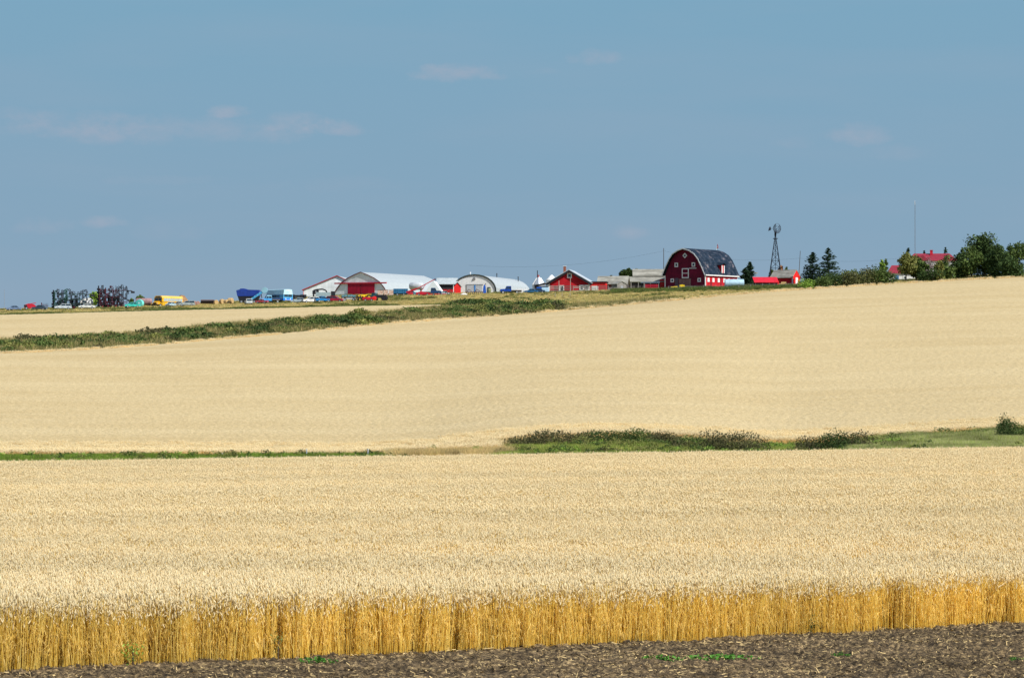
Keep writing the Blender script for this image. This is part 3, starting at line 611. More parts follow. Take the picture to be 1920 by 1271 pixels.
    tree('low green tree in front of the grove at the right', at(1898, 1070), 10.0, 6.8, 'dark', 680, n=1400, low=.1)

# ------------------------------------------------------------------ farm buildings
def window(t, c, w, h, face='front', diamond=False, name='window', fm=None):
    """white frame with a dark pane, c = (x, y, z) centre; face 'front' looks to -y, 'right' to +x"""
    fw = 0.22*min(w, h)/1.2+0.05; a = MB(); b = MB()
    def rect(mb, hw, hh, dep, out):
        if face == 'front': mb.box(-hw, hw, -out-dep, -out, -hh, hh)
        else: mb.box(out, out+dep, -hw, hw, -hh, hh)
    if face == 'front':
        a.box(-w/2, w/2, -.12, 0, h/2-fw, h/2).box(-w/2, w/2, -.12, 0, -h/2, -h/2+fw).box(-w/2, -w/2+fw, -.12, 0, -h/2+fw, h/2-fw).box(w/2-fw, w/2, -.12, 0, -h/2+fw, h/2-fw)
        b.box(-w/2+fw, w/2-fw, -.06, .0, -h/2+fw, h/2-fw)
    else:
        a.box(0, .12, -w/2, w/2, h/2-fw, h/2).box(0, .12, -w/2, w/2, -h/2, -h/2+fw).box(0, .12, -w/2, -w/2+fw, -h/2+fw, h/2-fw).box(0, .12, w/2-fw, w/2, -h/2+fw, h/2-fw)
        b.box(0, .06, -w/2+fw, w/2-fw, -h/2+fw, h/2-fw)
    f = a.build(name, fm or WHITE(), t); f.location = c
    if diamond: f.rotation_euler = (0, pi/4, 0)
    p = b.build('pane', GLASS(), f); return f
def hall(name, label, cat, u, d, a, prof, L, wallm, roofm, th=.2, oh=.35, group=None, back=True, foot=1.5):
    """building with the profile prof [(x, z) from left foot over the ridge to the right foot] and length L; a = how far its gable is turned to the left"""
    t = thing(name, label, cat, at(u, d), -a, group)
    body = [(prof[0][0]+.02, -foot)]+[(x*.985, z-.02) for x, z in prof]+[(prof[-1][0]-.02, -foot)]
    MB().prism(body, 0, L).build('wall', wallm, t)
    return t
def buildings():
    k = 1075/F
    # --- big barn
    ca = cos(radians(33)); half = [(0, 12.35), (1.95, 11.8), (3.8, 10.7), (5.1, 9.1), (6.25, 6.9), (7.55, 4.15)]
    pr = [(-x, z) for x, z in half[::-1]]+half[1:]
    L = 20.4; a = radians(33)
    t = thing('barn', 'big red barn, end wall coloured maroon as shade, with arched dark shingle roof and white trim', 'barn', at(1284.5, 1075), -a)
    body = [(-7.35, -1.5)]+[(x*.97, z-.06) for x, z in pr]+[(7.35, -1.5)]
    MB().prism(body, 0.0, 0.3).build('wall', SHADED_RED(), t)['label'] = 'red end wall, its shade put into a maroon colour'
    b = MB(); b.box(7.0, 7.34, .3, L, -1.5, 4.1); b.box(-7.34, -7.0, .3, L, -1.5, 4.1); b.prism(body, L-.01, L+.28); o = b.build('wall', RED(), t); o['label'] = 'bright red long wall'
    m, n, l, bs = nt('barn_shingles')
    f1 = ramp(n, l, noise(n, l, .55, 6, rough=.65, coord='obj'), [(.44, (0.012, 0.022, 0.038)), (.58, (0.028, 0.04, 0.06)), (.72, (0.18, 0.155, 0.165))])
    f2 = ramp(n, l, noise(n, l, 1.0, 3, sc=(.3, .3, 3), coord='obj'), [(.3, .7), (.7, 1.2)]); l.new(mix(n, l, 1., f1, f2, 'MULTIPLY'), bs.inputs['Base Color']); bs.inputs['Roughness'].default_value = .95; bs.inputs['Specular IOR Level'].default_value = .05
    half2 = [(0, 12.4), (1.95, 11.85), (3.85, 10.75), (5.15, 9.15), (6.35, 6.9), (7.75, 4.05)]; pr2 = [(-x, z) for x, z in half2[::-1]]+half2[1:]
    # roof with an oversailing front hood at the ridge
    b = MB(); hood = [1.35 if abs(x) < 2.5 else (1.3 if abs(x) < 4.5 else 1.15) for x, z in pr2]
    out = []
    for i, (x, z) in enumerate(pr2):
        A = Vector(pr2[max(i-1, 0)]); B = Vector(pr2[min(i+1, len(pr2)-1)]); q = (B-A).normalized(); out.append((x-q.y*.22, z+q.x*.22))
    n_ = len(pr2)
    for i in range(n_-1):
        vs = []
        for (P, y) in ((pr2, -1), (pr2, 1), (out, -1), (out, 1)):
            for j in (i, i+1): vs.append((P[j][0], -hood[j] if y < 0 else L+.6, P[j][1]))
        b.add(vs, [(0, 1, 3, 2), (4, 6, 7, 5), (0, 4, 5, 1), (2, 3, 7, 6), (0, 2, 6, 4), (1, 5, 7, 3)])
    roof = b.build('roof', m, t)
    b = MB()
    for i in range(n_-1):   # white rake boards along the front edge
        for yy in (-hood[i]-.1,):
            p, q = out[i], out[i+1]; p2, q2 = pr2[i], pr2[i+1]
            y0, y1 = -hood[i]-.12, -hood[i+1]-.12
            b.add([(p[0], y0, p[1]+.03), (q[0], y1, q[1]+.03), (q2[0], y1, q2[1]-.1), (p2[0], y0, p2[1]-.1), (p[0], y0+.1, p[1]+.03), (q[0], y1+.1, q[1]+.03), (q2[0], y1+.1, q2[1]-.1), (p2[0], y0+.1, p2[1]-.1)],
                  [(0, 1, 2, 3), (4, 7, 6, 5), (0, 4, 5, 1), (3, 2, 6, 7), (0, 3, 7, 4), (1, 5, 6, 2)])
    b.box(7.8, 7.95, -.7, L+.5, 3.9, 4.2)
    b.build('rake_trim', WHITE(), t)
    b = MB(); b.box(7.35, 7.45, -.05, .25, -1, 4.1); b.box(7.12, 7.4, -.08, 0, -1, 4.1); b.box(-7.4, -7.1, -.08, 0, -1, 4.1); b.box(7.35, 7.45, L-.1, L+.25, -1, 4.1); b.build('corner_board', WHITE(), t)
    window(t, (0, -.02, 10.3), 1.2, 1.2, diamond=True)
    for x in (-3.1, 3.1): window(t, (x, -.02, 7.4), 1.25, 1.35)
    for x in (-4.6, 5.2): window(t, (x, -.02, 2.55), 1.2, 1.2)
    # hay door with white frame and its track
    f = MB().box(-1.25, 1.25, -.13, 0, 6.0, 6.3).box(-1.25, 1.25, -.13, 0, 3.2, 3.5).box(-1.25, -.95, -.13, 0, 3.5, 6.0).box(.95, 1.25, -.13, 0, 3.5, 6.0).box(-.95, .95, -.13, 0, 4.65, 4.85).build('hay_door', WHITE(), t); f.location = (0.15, 0, 0)
    MB().box(-.95, .95, -.07, 0, 3.5, 4.65).box(-.95, .95, -.07, 0, 4.85, 6.0).build('door_panel', SHADED_RED(), f)
    MB().box(1.5, 4.2, -.12, 0, 6.15, 6.35).build('door_track', WHITE(), t)
    dr = MB().box(-2.15, -.02, -.1, 0, -1, 2.85).box(.02, 2.15, -.1, 0, -1, 2.85).build('barn_door', boards('faded_brown_boards', (0.26, 0.15, 0.13), (0.17, 0.09, 0.09)), t)
    MB().box(-2.3, 2.3, -.16, 0, 2.87, 3.02).build('door_track', paint('brown_trim', (.2, .12, .1)), t)
    MB().box(-3.7, -2.4, -.07, 0, -1, 3.3).build('side_door', paint('dull_grey_door', (.1, .06, .08)), t)
    for y in (1.9, 5.0, 8.4, 12.0, 15.0, 18.0): window(t, (7.34, y, 2.6), 1.25, 1.25, 'right', fm=WHITE()).children[0].data.materials[0] = paint('whitened_pane', (.75, .76, .72), .5)
    MB().box(7.35, 7.42, 3.2, 4.1, -1, 2.0).box(7.35, 7.42, 9.6, 10.2, -1, 4.0).build('door', paint('dark_red_door', (.2, .01, .02)), t)
    # dormer on the long roof slope
    dz = 5.6; x0 = 6.1
    dm = MB().box(5.6, 7.75, 9.6, 11.4, 4.9, 7.4).build('dormer', RED(), t)
    MB().box(7.76, 7.85, 9.6, 10.05, 4.9, 7.3).box(7.76, 7.85, 10.95, 11.4, 4.9, 7.3).build('dormer_trim', WHITE(), dm)
    MB().prism([(9.0, 7.35), (10.5, 8.1), (12.0, 7.35), (12.0, 7.5), (10.5, 8.28), (9.0, 7.5)], 5.4, 8.2, 'x').build('dormer_roof', m, dm)
    # weathervane
    v = MB().path([(0, L-.5, 12.4), (0, L+.2, 14.0)], .05).build('vane_rod', WHITE(), t)
    MB().prism([(-.35, 13.0), (.35, 13.2), (.3, 13.9), (.05, 14.6), (-.1, 13.9)], L+.15, L+.25).build('vane', REDM(), v)
    # --- generic gabled shed
    def gable(name, label, cat, u, d, ang, w, e, p, L, wm, rm, oh=.4, th=.18, group=None, roofprof=None, trim=None, trimc=None):
        t = thing(name, label, cat, at(u, d), -radians(ang), group)
        MB().prism([(-w/2, -1.5), (-w/2, e), (0, p), (w/2, e), (w/2, -1.5)], 0, L).build('wall', wm, t)
        s = (p-e)/(w/2)
        MB().shell([(-w/2-oh, e-oh*s+.03), (0, p+.03), (w/2+oh, e-oh*s+.03)], th, -oh, L+oh).build('roof', rm, t)
        return t
    # red workshop
    t = gable('red_workshop', 'wide red gabled workshop with brick chimney and black eaves', 'building', 1067, 1075, 7, 13.0, 3.0, 6.75, 16, RED(), paint('pale_roof_sheet', (.55, .60, .64), .5, .2), oh=.9)
    MB().shell([(-7.4, 2.42), (0, 6.72), (7.4, 2.42)], -.62, -.88, -.6).build('bargeboard', BLACKM(), t)
    window(t, (.15, -.02, 5.0), 1.5, 1.6); window(t, (-2.3, -.02, 1.0), 1.5, 1.9); window(t, (4.0, -.02, 1.2), 1.4, 1.7); window(t, (5.6, -.02, 1.2), 1.4, 1.7)
    MB().box(-6.55, -6.1, -.1, 0, -1, 3.0).box(6.2, 6.55, -.1, 0, -1, 3.0).build('corner_board', WHITE(), t)
    MB().box(-4.6, -3.3, -.08, 0, -1, 1.6).build('door', paint('dark_red_door', (.2, .01, .02)), t)
    ch = MB().box(-2.2, -1.4, 3.6, 4.4, 5.2, 8.0).build('chimney', paint('chimney_brick', (.35, .12, .07), .9, var=.4, scale=3), t); MB().box(-2.3, -1.3, 3.5, 4.5, 8.01, 8.15).build('chimney_cap', WHITE(), ch)
    w = MB().box(6.52, 11.5, .8, 6, -1, 2.9).build('side_wing', paint('bright_red_wall', (.72, .012, .01), .55), t); MB().box(6.45, 11.9, .4, 6.4, 2.92, 3.15).build('wing_roof', BLACKM(), w); w.rotation_euler = (0, 0, 0)  # wing red is brighter than the gable: sunlight put into its colour
    w = MB().box(-10.8, -6.55, .6, 5, -1.2, 1.7).build('lean_to', RED(), t); MB().prism([(-11.1, 1.72), (-6.55, 2.7), (-6.55, 3.0), (-11.1, 2.1)], .2, 5.4).box(-11.0, -6.6, .45, .58, 1.0, 1.68).build('lean_to_roof', BLACKM(), w)
    MB().box(7.1, 9.2, .6, .78, -.2, 1.8).build('white_panel', WHITE(), t)
    # weathered sheds
    t = gable('weathered_shed', 'low weathered shed with broken shingle roof, right of the red workshop', 'shed', 1124, 1083, 100, 5.2, 2.1, 4.3, 9.0, boards('dark_old_wood', (.1, .09, .085), (.05, .045, .045)), SHING(), oh=.5)
    MB().box(1.2, 2.3, -.1, 0, .4, 2.0).build('opening', DARK(), t); 
    t = thing('long_weathered_shed', 'long grey shed with two roof tiers, leaning against the barn', 'shed', at(1214, 1085), radians(0))
    MB().box(-5.6, 5.4, 0, 5, -1.4, 2.0).build('wall', boards('dark_old_wood', (.1, .09, .085), (.05, .045, .045)), t)
    MB().prism([(-.7, 2.15), (3.0, 3.75), (3.0, 3.95), (-.7, 2.4)], -6.0, 5.7, 'x').build('lower_roof', SHING(), t)
    MB().prism([(2.7, 4.1), (5.2, 6.2), (8.0, 4.4), (8.0, 4.6), (5.2, 6.45), (2.7, 4.32)], -4.6, 5.6, 'x').build('upper_roof', SHING(), t)
    MB().box(-4.3, 5.3, 2.95, 7.7, 2.5, 4.2).build('upper_wall', WOOD(), t)
    MB().box(3.9, 5.45, -.5, 0, -1.2, 3.0).build('red_end', paint('bright_red_wall', (.72, .012, .01), .55), t)
    b = MB()
    for x in (-5.3, -3, -1.2, .8, 2.8): b.box(x, x+.2, -.62, -.42, -1.2, 2.1)
    b.build('post', WOOD(), t)
    # red rails and low fence before it
    t = thing('red_gate', 'low red gate in front of the long weathered shed', 'gate', at(1222, 1072)); b = MB()
    for z in (.5, .9, 1.3): b.box(-2.1, 2.1, -.05, .05, z, z+.22)
    b.build('rail', REDM(), t); MB().box(-2.25, -2.1, -.1, .1, -.5, 1.8).build('post', WOOD(), t); MB().box(2.1, 2.25, -.1, .1, -.5, 1.8).build('post', WOOD(), t)
    t = gable('grey_hut', 'small grey wooden hut between the two weathered sheds', 'hut', 1166, 1068, -30, 3.4, 1.9, 2.7, 3.4, WOOD(), SHING(), oh=.2); t2 = MB().box(-.5, .5, -.06, 0, -.5, 1.4).build('door', paint('grey_door', (.3, .31, .33)), t)
    # --- white hip-end shed (far left)
    RM = paint('bright_roof_sheet', (.36, .40, .41), .6, 0, var=.10)
    t = thing('machine_shed', 'pale metal shed with long low slope, left of the red doored hall', 'shed', at(606, 1095), radians(-5))
    pf = [(-6.4, 2.3), (4.5, 6.7), (10.6, 3.9), (10.6, -1.5), (-6.4, -1.5)]
    MB().prism(pf, 0, .3).box(-6.4, -6.1, .3, 22, -1.5, 2.3).build('wall', RIB(), t)
    MB().shell([(-6.8, 2.2), (4.5, 6.78), (11, 3.8)], .14, -.3, 22.3).build('roof', RM, t)
    MB().shell([(-6.8, 2.25), (4.5, 6.83), (11, 3.85)], .22, -.42, -.31).box(-6.52, -6.38, -.1, 0, -1.5, 2.3).build('rake_trim', REDM(), t)
    # --- hall with red sliding doors: gothic arch profile
    t = thing('arched_hall', 'long pale metal hall with two dark red sliding doors', 'building', at(676.5, 1083), -radians(24))
    hp = [(0, 7.1), (2.2, 6.3), (4.6, 5.2), (6.6, 3.9), (8.2, 2.0), (9.4, 0), (9.8, -1)]; ap = [(-x, z) for x, z in hp[::-1]]+hp[1:]
    MB().prism(ap, 0, .3).build('wall', RIB(), t); MB().prism(ap, 46.0, 46.3).build('rear_wall', RIB(), t)
    r = [(x*1.02, z+.04) for x, z in ap]; MB().shell(r, .12, -.15, 46.4).build('roof', RM, t, smooth=False)
    MB().shell(r, .22, -.3, -.16).build('rake_trim', paint('maroon_trim', (.16, .03, .06)), t)
    MB().box(-9.2, 9.2, -.45, -.05, 3.55, 3.95).build('door_track', REDM(), t)
    for x0, x1 in ((-4.55, -.06), (.06, 4.9)): MB().box(x0, x1, -.25, -.05, -1.2, 3.54).build('sliding_door', boards('dark_red_sheet', (.36, .006, .03), (.28, .006, .025), True, .6, .6), t)
    # small hoop tent & horizontal tank & sheds on its right
    t = thing('white_hoop_tent', 'small white peaked shelter behind the dark blue pickup', 'shelter', at(812, 1070), -radians(8))
    MB().prism([(-2.7, -.5), (-2.5, .6), (-.2, 3.9), (.3, 3.9), (2.4, 1.0), (2.7, -.5)], 0, 5).build('cover', paint('tent_cloth', (.66, .72, .74), .7, var=.05), t); MB().box(-.7, .7, -.05, 0, -.3, 1.5).build('flap', WHITE(), t)
    t = thing('storage_tank', 'pale horizontal tank lying in front of the long hall roof', 'tank', at(781, 1075), -radians(15))
    MB().lathe([(.05, -2.3), (.8, -2.25), (1.15, -1.9), (1.15, 1.9), (.8, 2.25), (.05, 2.3)], 16, (0, 0, 2.4), 'x').build('tank_body', paint('tank_grey', (.50, .53, .55), .5), t, smooth=True)
    b = MB(); [b.box(x-.1, x+.1, -.6, .6, -.3, 1.45) for x in (-1.4, 1.4)]; b.build('cradle', WOOD(), t)
    # dark fronted shed with grey roof and red wall
    t = thing('open_shed', 'grey roofed shed with dark opening above a red wall', 'shed', at(839, 1078), 0)
    MB().box(-3.0, 2.6, 0, 5, -1, 1.2).build('wall', RED(), t); MB().box(-3.0, 2.6, .05, .3, 1.21, 2.9).build('opening', DARK(), t)
    MB().prism([(-.5, 2.9), (3, 4.9), (6, 3.2), (6, 3.05), (3, 4.7), (-.5, 2.75)], -3.5, 3.2, 'x').build('roof', paint('grey_roof_sheet', (.40, .45, .46), .6), t)
    t = thing('red_privy', 'narrow bright red gabled shed touching the round white shop', 'shed', at(857.5, 1072), radians(4))
    MB().prism([(-1.1, -1), (-1.1, 2.1), (0, 3.3), (1.1, 2.1), (1.1, -1)], 0, 2.6).build('wall', paint('bright_red_wall', (.72, .012, .01), .55), t)
    MB().shell([(-1.3, 2.0), (0, 3.4), (1.3, 2.0)], .12, -.15, 2.8).build('roof', BLACKM(), t); MB().box(-1.3, -1.12, -.1, .1, -1, 2.6).build('corner_board', WHITE(), t)
    # --- white round shop with long quonset roof
    t = thing('round_shop', 'white fronted round roofed shop with grey garage door', 'building', at(889, 1078), -radians(13))
    R_ = 6.6; hh = 5.6; arc = [(7.0*cos(pi-i*pi/14), hh*sin(pi-i*pi/14)**.85 if 0 < i < 14 else 0) for i in range(15)]
    arc[0] = (-7.0, -1.2); arc[-1] = (7.0, -1.2)
    MB().prism([(x*.97, z*.97) for x, z in arc], .12, .4).prism([(x*.97, z*.97) for x, z in arc], 49.5, 49.8).build('wall', WHITE(), t)
    MB().shell(arc, .14, 0, 50).build('roof', RM, t); MB().shell([(x*1.02, z*1.02) for x, z in arc], .2, -.2, -.01).build('rim_trim', paint('dark_green_trim', (.03, .05, .05)), t)
    gd = MB().box(-2.3, 2.6, .0, .1, -1, 2.5).build('garage_door', paint('grey_door_sheet', (.5, .53, .56), .6), t); MB().box(0, .45, -.06, -.01, -.9, 2.45).build('blue_strip', paint('blue_strip', (.05, .25, .65)), gd)
    MB().box(-2.6, 2.9, -.05, .1, 2.52, 2.75).box(-2.5, -2.32, -.05, .1, -1, 2.5).build('door_frame', paint('grey_frame', (.3, .31, .3)), t)
    MB().box(4.3, 5.3, .0, .1, 0, 1.8).build('window', GLASS(), t)
    MB().prism([(-.5, 4.0), (.5, 4.3), (.2, 4.9), (-.2, 4.9)], -.1, .1).build('gable_vent', paint('vent_grey', (.25, .25, .25)), t)
    for (x, y, z, c) in ((-2.2, 4, 5.1, WHITE()), (1, 27, 5.4, BLACKM()), (4.2, 44, 4.8, BLACKM())):
        MB().tube((x, y, z-.6), (x, y, z+1.3), .14).tube((x, y, z+1.3), (x, y, z+1.6), .28, .1).build('roof_vent', c, t)
    # silver hopper and grain bins behind
    def bin_(lb, u, d, r, e, p, cm):
        t = thing('grain_bin', lb, 'grain bin', at(u, d)); MB().lathe([(r, -1), (r, e)], 20).build('bin_wall', cm, t, smooth=False); MB().lathe([(r+.15, e+.01), (r*.25, p), (r*.2, p+.15)], 20).build('bin_roof', WHITE(), t); return t
    bin_('white grain bin with cone roof behind the red workshop', 1034, 1125, 1.75, 4.1, 5.6, paint('bin_white', (.72, .73, .74), .5))
    t = thing('hopper_hut', 'small silver peaked hut with red topped stack beside the red lean-to', 'hut', at(1010, 1085)); MB().lathe([(2.0, -.5), (2.0, 2.3), (.45, 4.7)], 8).build('wall', STEEL(), t)
    MB().tube((-.4, -.2, 4.2), (-.4, -.2, 6.8), .13).build('stack', BLACKM(), t); MB().tube((-.1, -.2, 4.4), (-.1, -.2, 5.4), .32).build('stack_cap', paint('rust_red', (.4, .1, .1)), t); MB().tube((-1.9, -.6, 2.2), (-.6, -.3, 4.4), .22).tube((1.9, -.6, 2.2), (.6, -.3, 4.4), .22).build('edge_trim', WHITE(), t)
    # --- right side: red lean-to, red shed
    t = thing('red_roofed_lean_to', 'low open shelter with sagging bright red roof', 'shelter', at(1437, 1080), radians(3))
    MB().box(-3.6, 3.4, 2.2, 4.2, -1, 1.3).build('wall', DARK(), t)
    MB().prism([(-.4, 1.0), (4.4, 2.75), (4.4, 2.9), (-.4, 1.2)], -3.9, 3.9, 'x').build('roof', paint('bright_red_roof', (.62, .014, .028), .5), t)
    MB().box(2.6, 4.0, .0, .2, -1, 1.5).box(3.8, 4.0, .2, 4, -1, 1.5).build('red_end', paint('bright_red_wall', (.72, .012, .01), .55), t); MB().box(2.95, 3.45, -.05, 0, -.8, 1.1).build('opening', DARK(), t)
    b = MB(); [b.box(x, x+.2, -.1, .1, -1, 1.1) for x in (-3.5, -1.3, .9)]; b.build('post', WOOD(), t)
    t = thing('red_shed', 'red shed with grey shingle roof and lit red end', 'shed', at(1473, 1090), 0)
    ang = radians(-68)
    t.rotation_euler = (0, 0, -radians(57)); t.location = at(1452, 1092)
    # local: gable front faces left, long side (+x) faces the camera, length along +y runs right
    Wd = 4.4; Ls = 10.2; e = 2.5; p = 4.6
    t.rotation_euler = (0, 0, -radians(127)); t.location = at(1453, 1097)
    MB().prism([(-Wd/2, -1), (-Wd/2, e), (0, p), (Wd/2, e), (Wd/2, -1)], 0, .2).box(Wd/2-.2, Wd/2, .2, 8.0, -1, e).box(-Wd/2, -Wd/2+.2, .2, 8.0, -1, e).build('wall', RED(), t)
    MB().prism([(-Wd/2, -1), (-Wd/2, e), (0, p), (Wd/2, e), (Wd/2, -1)], 8.0, 8.2).build('end_wall', paint('bright_red_wall', (.72, .012, .01), .55), t)  # sunlit end: light painted in as a brighter red than the other walls
    MB().shell([(-2.7, 2.1), (0, 4.68), (2.7, 2.1)], .16, -.3, 8.3).build('roof', SHING(), t); MB().box(Wd/2+.01, Wd/2+.1, 7.9, 8.25, -1, 2.4).build('corner_board', WHITE(), t)
    MB().box(-.65, .65, 8.21, 8.3, .3, 2.3).build('window', WHITE(), t)
    # --- house
    t = thing('farmhouse', 'two storey white farmhouse with crimson hipped roof', 'house', at(1748, 1135), radians(-4))
    wl = MB().box(-8.2, 8.2, 0, 9, -1.5, 5.9).build('wall', paint('house_white', (.7, .7, .68), .7, var=.1), t)
    RR = paint('crimson_roof', (.27, .022, .040), .6, var=.35, scale=1.5)
    def hip(x0, x1, y0, y1, z0, z1, ins):
        vs = [(x0, y0, z0), (x1, y0, z0), (x1, y1, z0), (x0, y1, z0), (x0+ins, (y0+y1)/2, z1), (x1-ins, (y0+y1)/2, z1)]
        return MB().add(vs, [(0, 1, 5, 4), (1, 2, 5), (2, 3, 4, 5), (3, 0, 4), (3, 2, 1, 0)])
    hip(-8.4, 8.6, -.6, 9.6, 5.95, 8.5, 2.6).build('roof', RR, t)
    for x in (-3.2, 4.8): MB().prism([(x-1.9, 5.98), (x, 7.9), (x+1.9, 5.98)], -.9, 4).build('gable_roof', RR, t)
    ch = MB().box(-.5, .4, 3.4, 4.2, 7.6, 9.5).build('chimney', REDM(), t); MB().box(-.6, .5, 3.3, 4.3, 9.51, 9.65).build('chimney_cap', REDM(), ch)
    for x in (-6.6, -4.6, -2.0, 1.5, 4.5, 6.6):
        for z in (4.4, 1.4): window(t, (x, -.02, z), 1.1, 1.4)
    t = thing('porch_wing', 'low white wing with crimson roof at the left of the farmhouse', 'house wing', at(1682, 1112), radians(-4))
    MB().box(-2.8, 5.2, 0, 6, -1.5, 2.4).build('wall', paint('house_white', (.7, .7, .68), .7, var=.1), t); hip(-3.2, 5.6, -.5, 6.5, 2.42, 5.1, 1.6).build('roof', RR, t); MB().box(-.6, .6, -.08, 0, -.8, 1.7).build('door', paint('blue_door', (.06, .2, .42)), t)
    window(t, (2.6, -.02, 1.0), 1.1, 1.2)
    t = thing('garden_shed', 'white flat roofed garden shed right of the farmhouse trees', 'shed', at(1800, 1098)); MB().box(-1.8, 1.8, 0, 2.5, -1, 1.9).build('wall', WHITE(), t); MB().box(-2.1, 2.1, -.3, 2.8, 1.92, 2.1).build('roof', WHITE(), t); MB().box(-1.5, -.6, -.06, 0, -.9, 1.2).build('door', paint('grey_door', (.3, .31, .33)), t)
    # tall mast
    t = thing('radio_mast', 'very tall thin lattice mast beside the farmhouse roof', 'mast', at(1716, 1140)); b = MB(); H = 26.0
    for (x, y) in ((-.16, 0), (.16, 0), (0, .28)): b.tube((x, y, -.5), (x*.7, y*.7, H), .035, .03, 4)
    for i in range(52): b.tube((-.16, 0, i*.5), (.16, 0, i*.5+.5), .015, n=3)
    b.build('lattice', paint('mast_grey', (.16, .17, .19), .6), t); MB().tube((-.05, 0, 25), (-.05, 0, 26.4), .05).build('antenna', WHITE(), t)
    # windmill
    t = thing('windmill', 'old steel farm windmill on a tall lattice tower', 'windmill', at(1454, 1120)); b = MB(); H = 11.6; mw = paint('dark_steel', (.025, .03, .045), .8, spec=.1)
    H = 16.0; cr = [(-2.3, -1.9), (2.3, -1.9), (2.3, 1.9), (-2.3, 1.9)]
    def leg(c, z): s = 1-z/(H*1.06); return (c[0]*s, c[1]*s, z)
    for c in cr: b.tube(leg(c, -.5), leg(c, H), .14, .11, 4)
    zs = [0, 2.8, 5.4, 7.8, 10, 12, 13.6, 14.9]
    for i, z in enumerate(zs):
        for j in range(4):
            b.tube(leg(cr[j], z), leg(cr[(j+1) % 4], z), .06, n=3)
            if i+1 < len(zs): b.tube(leg(cr[j], z), leg(cr[(j+1) % 4], zs[i+1]), .045, n=3); b.tube(leg(cr[(j+1) % 4], z), leg(cr[j], zs[i+1]), .045, n=3)
    b.tube((0, 0, 0), (0, 0, H+1.2), .09, n=4)
    b.build('tower', mw, t); MB().box(-.75, .75, -.75, .75, 15.0, 15.2).build('platform', mw, t)
    hd = MB().box(-.3, .3, -.5, .3, H+.6, H+1.5).tube((0, 0, H), (0, 0, H+1), .32).build('gearbox', mw, t)
    wheel = MB(); cz = H+2.4; cx = .5
    for i in range(18):
        a0 = 2*pi*i/18; 
        if i in (3, 4, 5): continue      # missing blades, the sky shows
        P = lambda r, a_, y: (cx+r*cos(a_)*.82, -.8+y+r*cos(a_)*.5, cz+r*sin(a_))
        wheel.add([P(.7, a0-.07, 0), P(.7, a0+.07, .1), P(1.65, a0+.12, .16), P(1.65, a0-.12, -.05)], [(0, 1, 2, 3)])
    for r in (.75, 1.6):
        pts = [(cx+r*cos(2*pi*i/24)*.82, -.8+r*cos(2*pi*i/24)*.5, cz+r*sin(2*pi*i/24)) for i in range(25)]; wheel.path(pts, .055, 3)
    for i in range(6): a0 = 2*pi*i/6; wheel.tube((cx, -.8, cz), (cx+1.6*cos(a0)*.82, -.8+1.6*cos(a0)*.5, cz+1.6*sin(a0)), .025, n=3)
    wheel.build('rotor', mw, t)
    tl = MB().tube((0, 0, cz), (-1.5, .6, cz), .05, n=4).build('tail_boom', mw, t); MB().prism([(-1.4, cz-.45), (-2.3, cz-.8), (-2.1, cz+.1), (-1.7, cz+.75), (-1.45, cz+.3)], .6, .66).build('tail_vane', mw, t)
    MB().tube((0, 0, H+1), (.4, -.6, cz), .1).build('wheel_shaft', mw, t)
    # poles
    def pole(lb, u, d, h, r=.13, cross=True, c=None):
        t = thing('utility_pole', lb, 'utility pole', at(u, d)); MB().tube((0, 0, -.8), (0, 0, h), r, r*.7, 7).build('pole', c or paint('pole_wood', (.09, .075, .065), .9), t)
        if cross: MB().box(-.8, .8, -.07, .07, h-.7, h-.55).build('crossarm', c or paint('pole_wood', (.09, .075, .065), .9), t)
        return t
    pole('tall dark utility pole left of the barn', 1244.5, 1095, 12.8, .14, False)
    pole('slim leaning pole behind the lit end of the red shed', 1497, 1100, 10.8, .12, False).rotation_euler = (0, .06, 0)
    pole('faint thin pole at the far left of the hill', 8, 1060, 6.2, .07, False, paint('pale_pole', (.25, .28, .32)))
    for lb, u, h in (('short pale pole in front of the workshop, left one', 1048, 2.6), ('taller pale pole in front of the workshop, right one', 1069.5, 3.2)):
        pole(lb, u, 1058, h+1.1, .14, False, paint('pale_pole_wood', (.34, .29, .24)))
    # fences: posts are each things
    fm = paint('fence_wood', (.30, .27, .24), .9, var=.4)
    t = thing('corral_fence', 'weathered board corral in front of the red workshop', 'fence', at(1093, 1060))
    for (x0, x1) in ((-10, -6.8), (-6.6, -3.2), (-2.9, .5), (.8, 4.2), (4.5, 7.8), (8, 10.6)):
        b = MB(); 
        for z in (.35, .8, 1.25, 1.7): 
            if random.random() < .85: b.box(x0, x1, -.05, .05, z-.12, z+.1+random.uniform(-.05, .08))
        b.build('rail_panel', fm if random.random() < .6 else paint('dark_fence_wood', (.10, .09, .09), .9), t)
        MB().box(x0-.15, x0, -.1, .1, -.6, 1.9).build('post', fm, t)
    t = thing('pasture_fence', 'wire and post fence running past the barn to the red shed', 'fence', at(1412, 1048)); 
    for k in range(13):
        x = -26+k*3.6; pz = G(t.location.x+x, 1048)-t.location.z; MB().tube((x, 0, pz-.4), (x+.02, 0, pz+1.3), .08, n=5).build('post', fm, t)
    b = MB()
    for k in range(12):
        for z in (.55, .9, 1.2):
            x0 = -26+k*3.6; z0 = G(t.location.x+x0, 1048)-t.location.z; z1 = G(t.location.x+x0+3.6, 1048)-t.location.z; b.tube((x0, -.08, z0+z), (x0+3.6, -.08, z1+z), .022, n=3)
    b.build('wire', STEEL(), t)
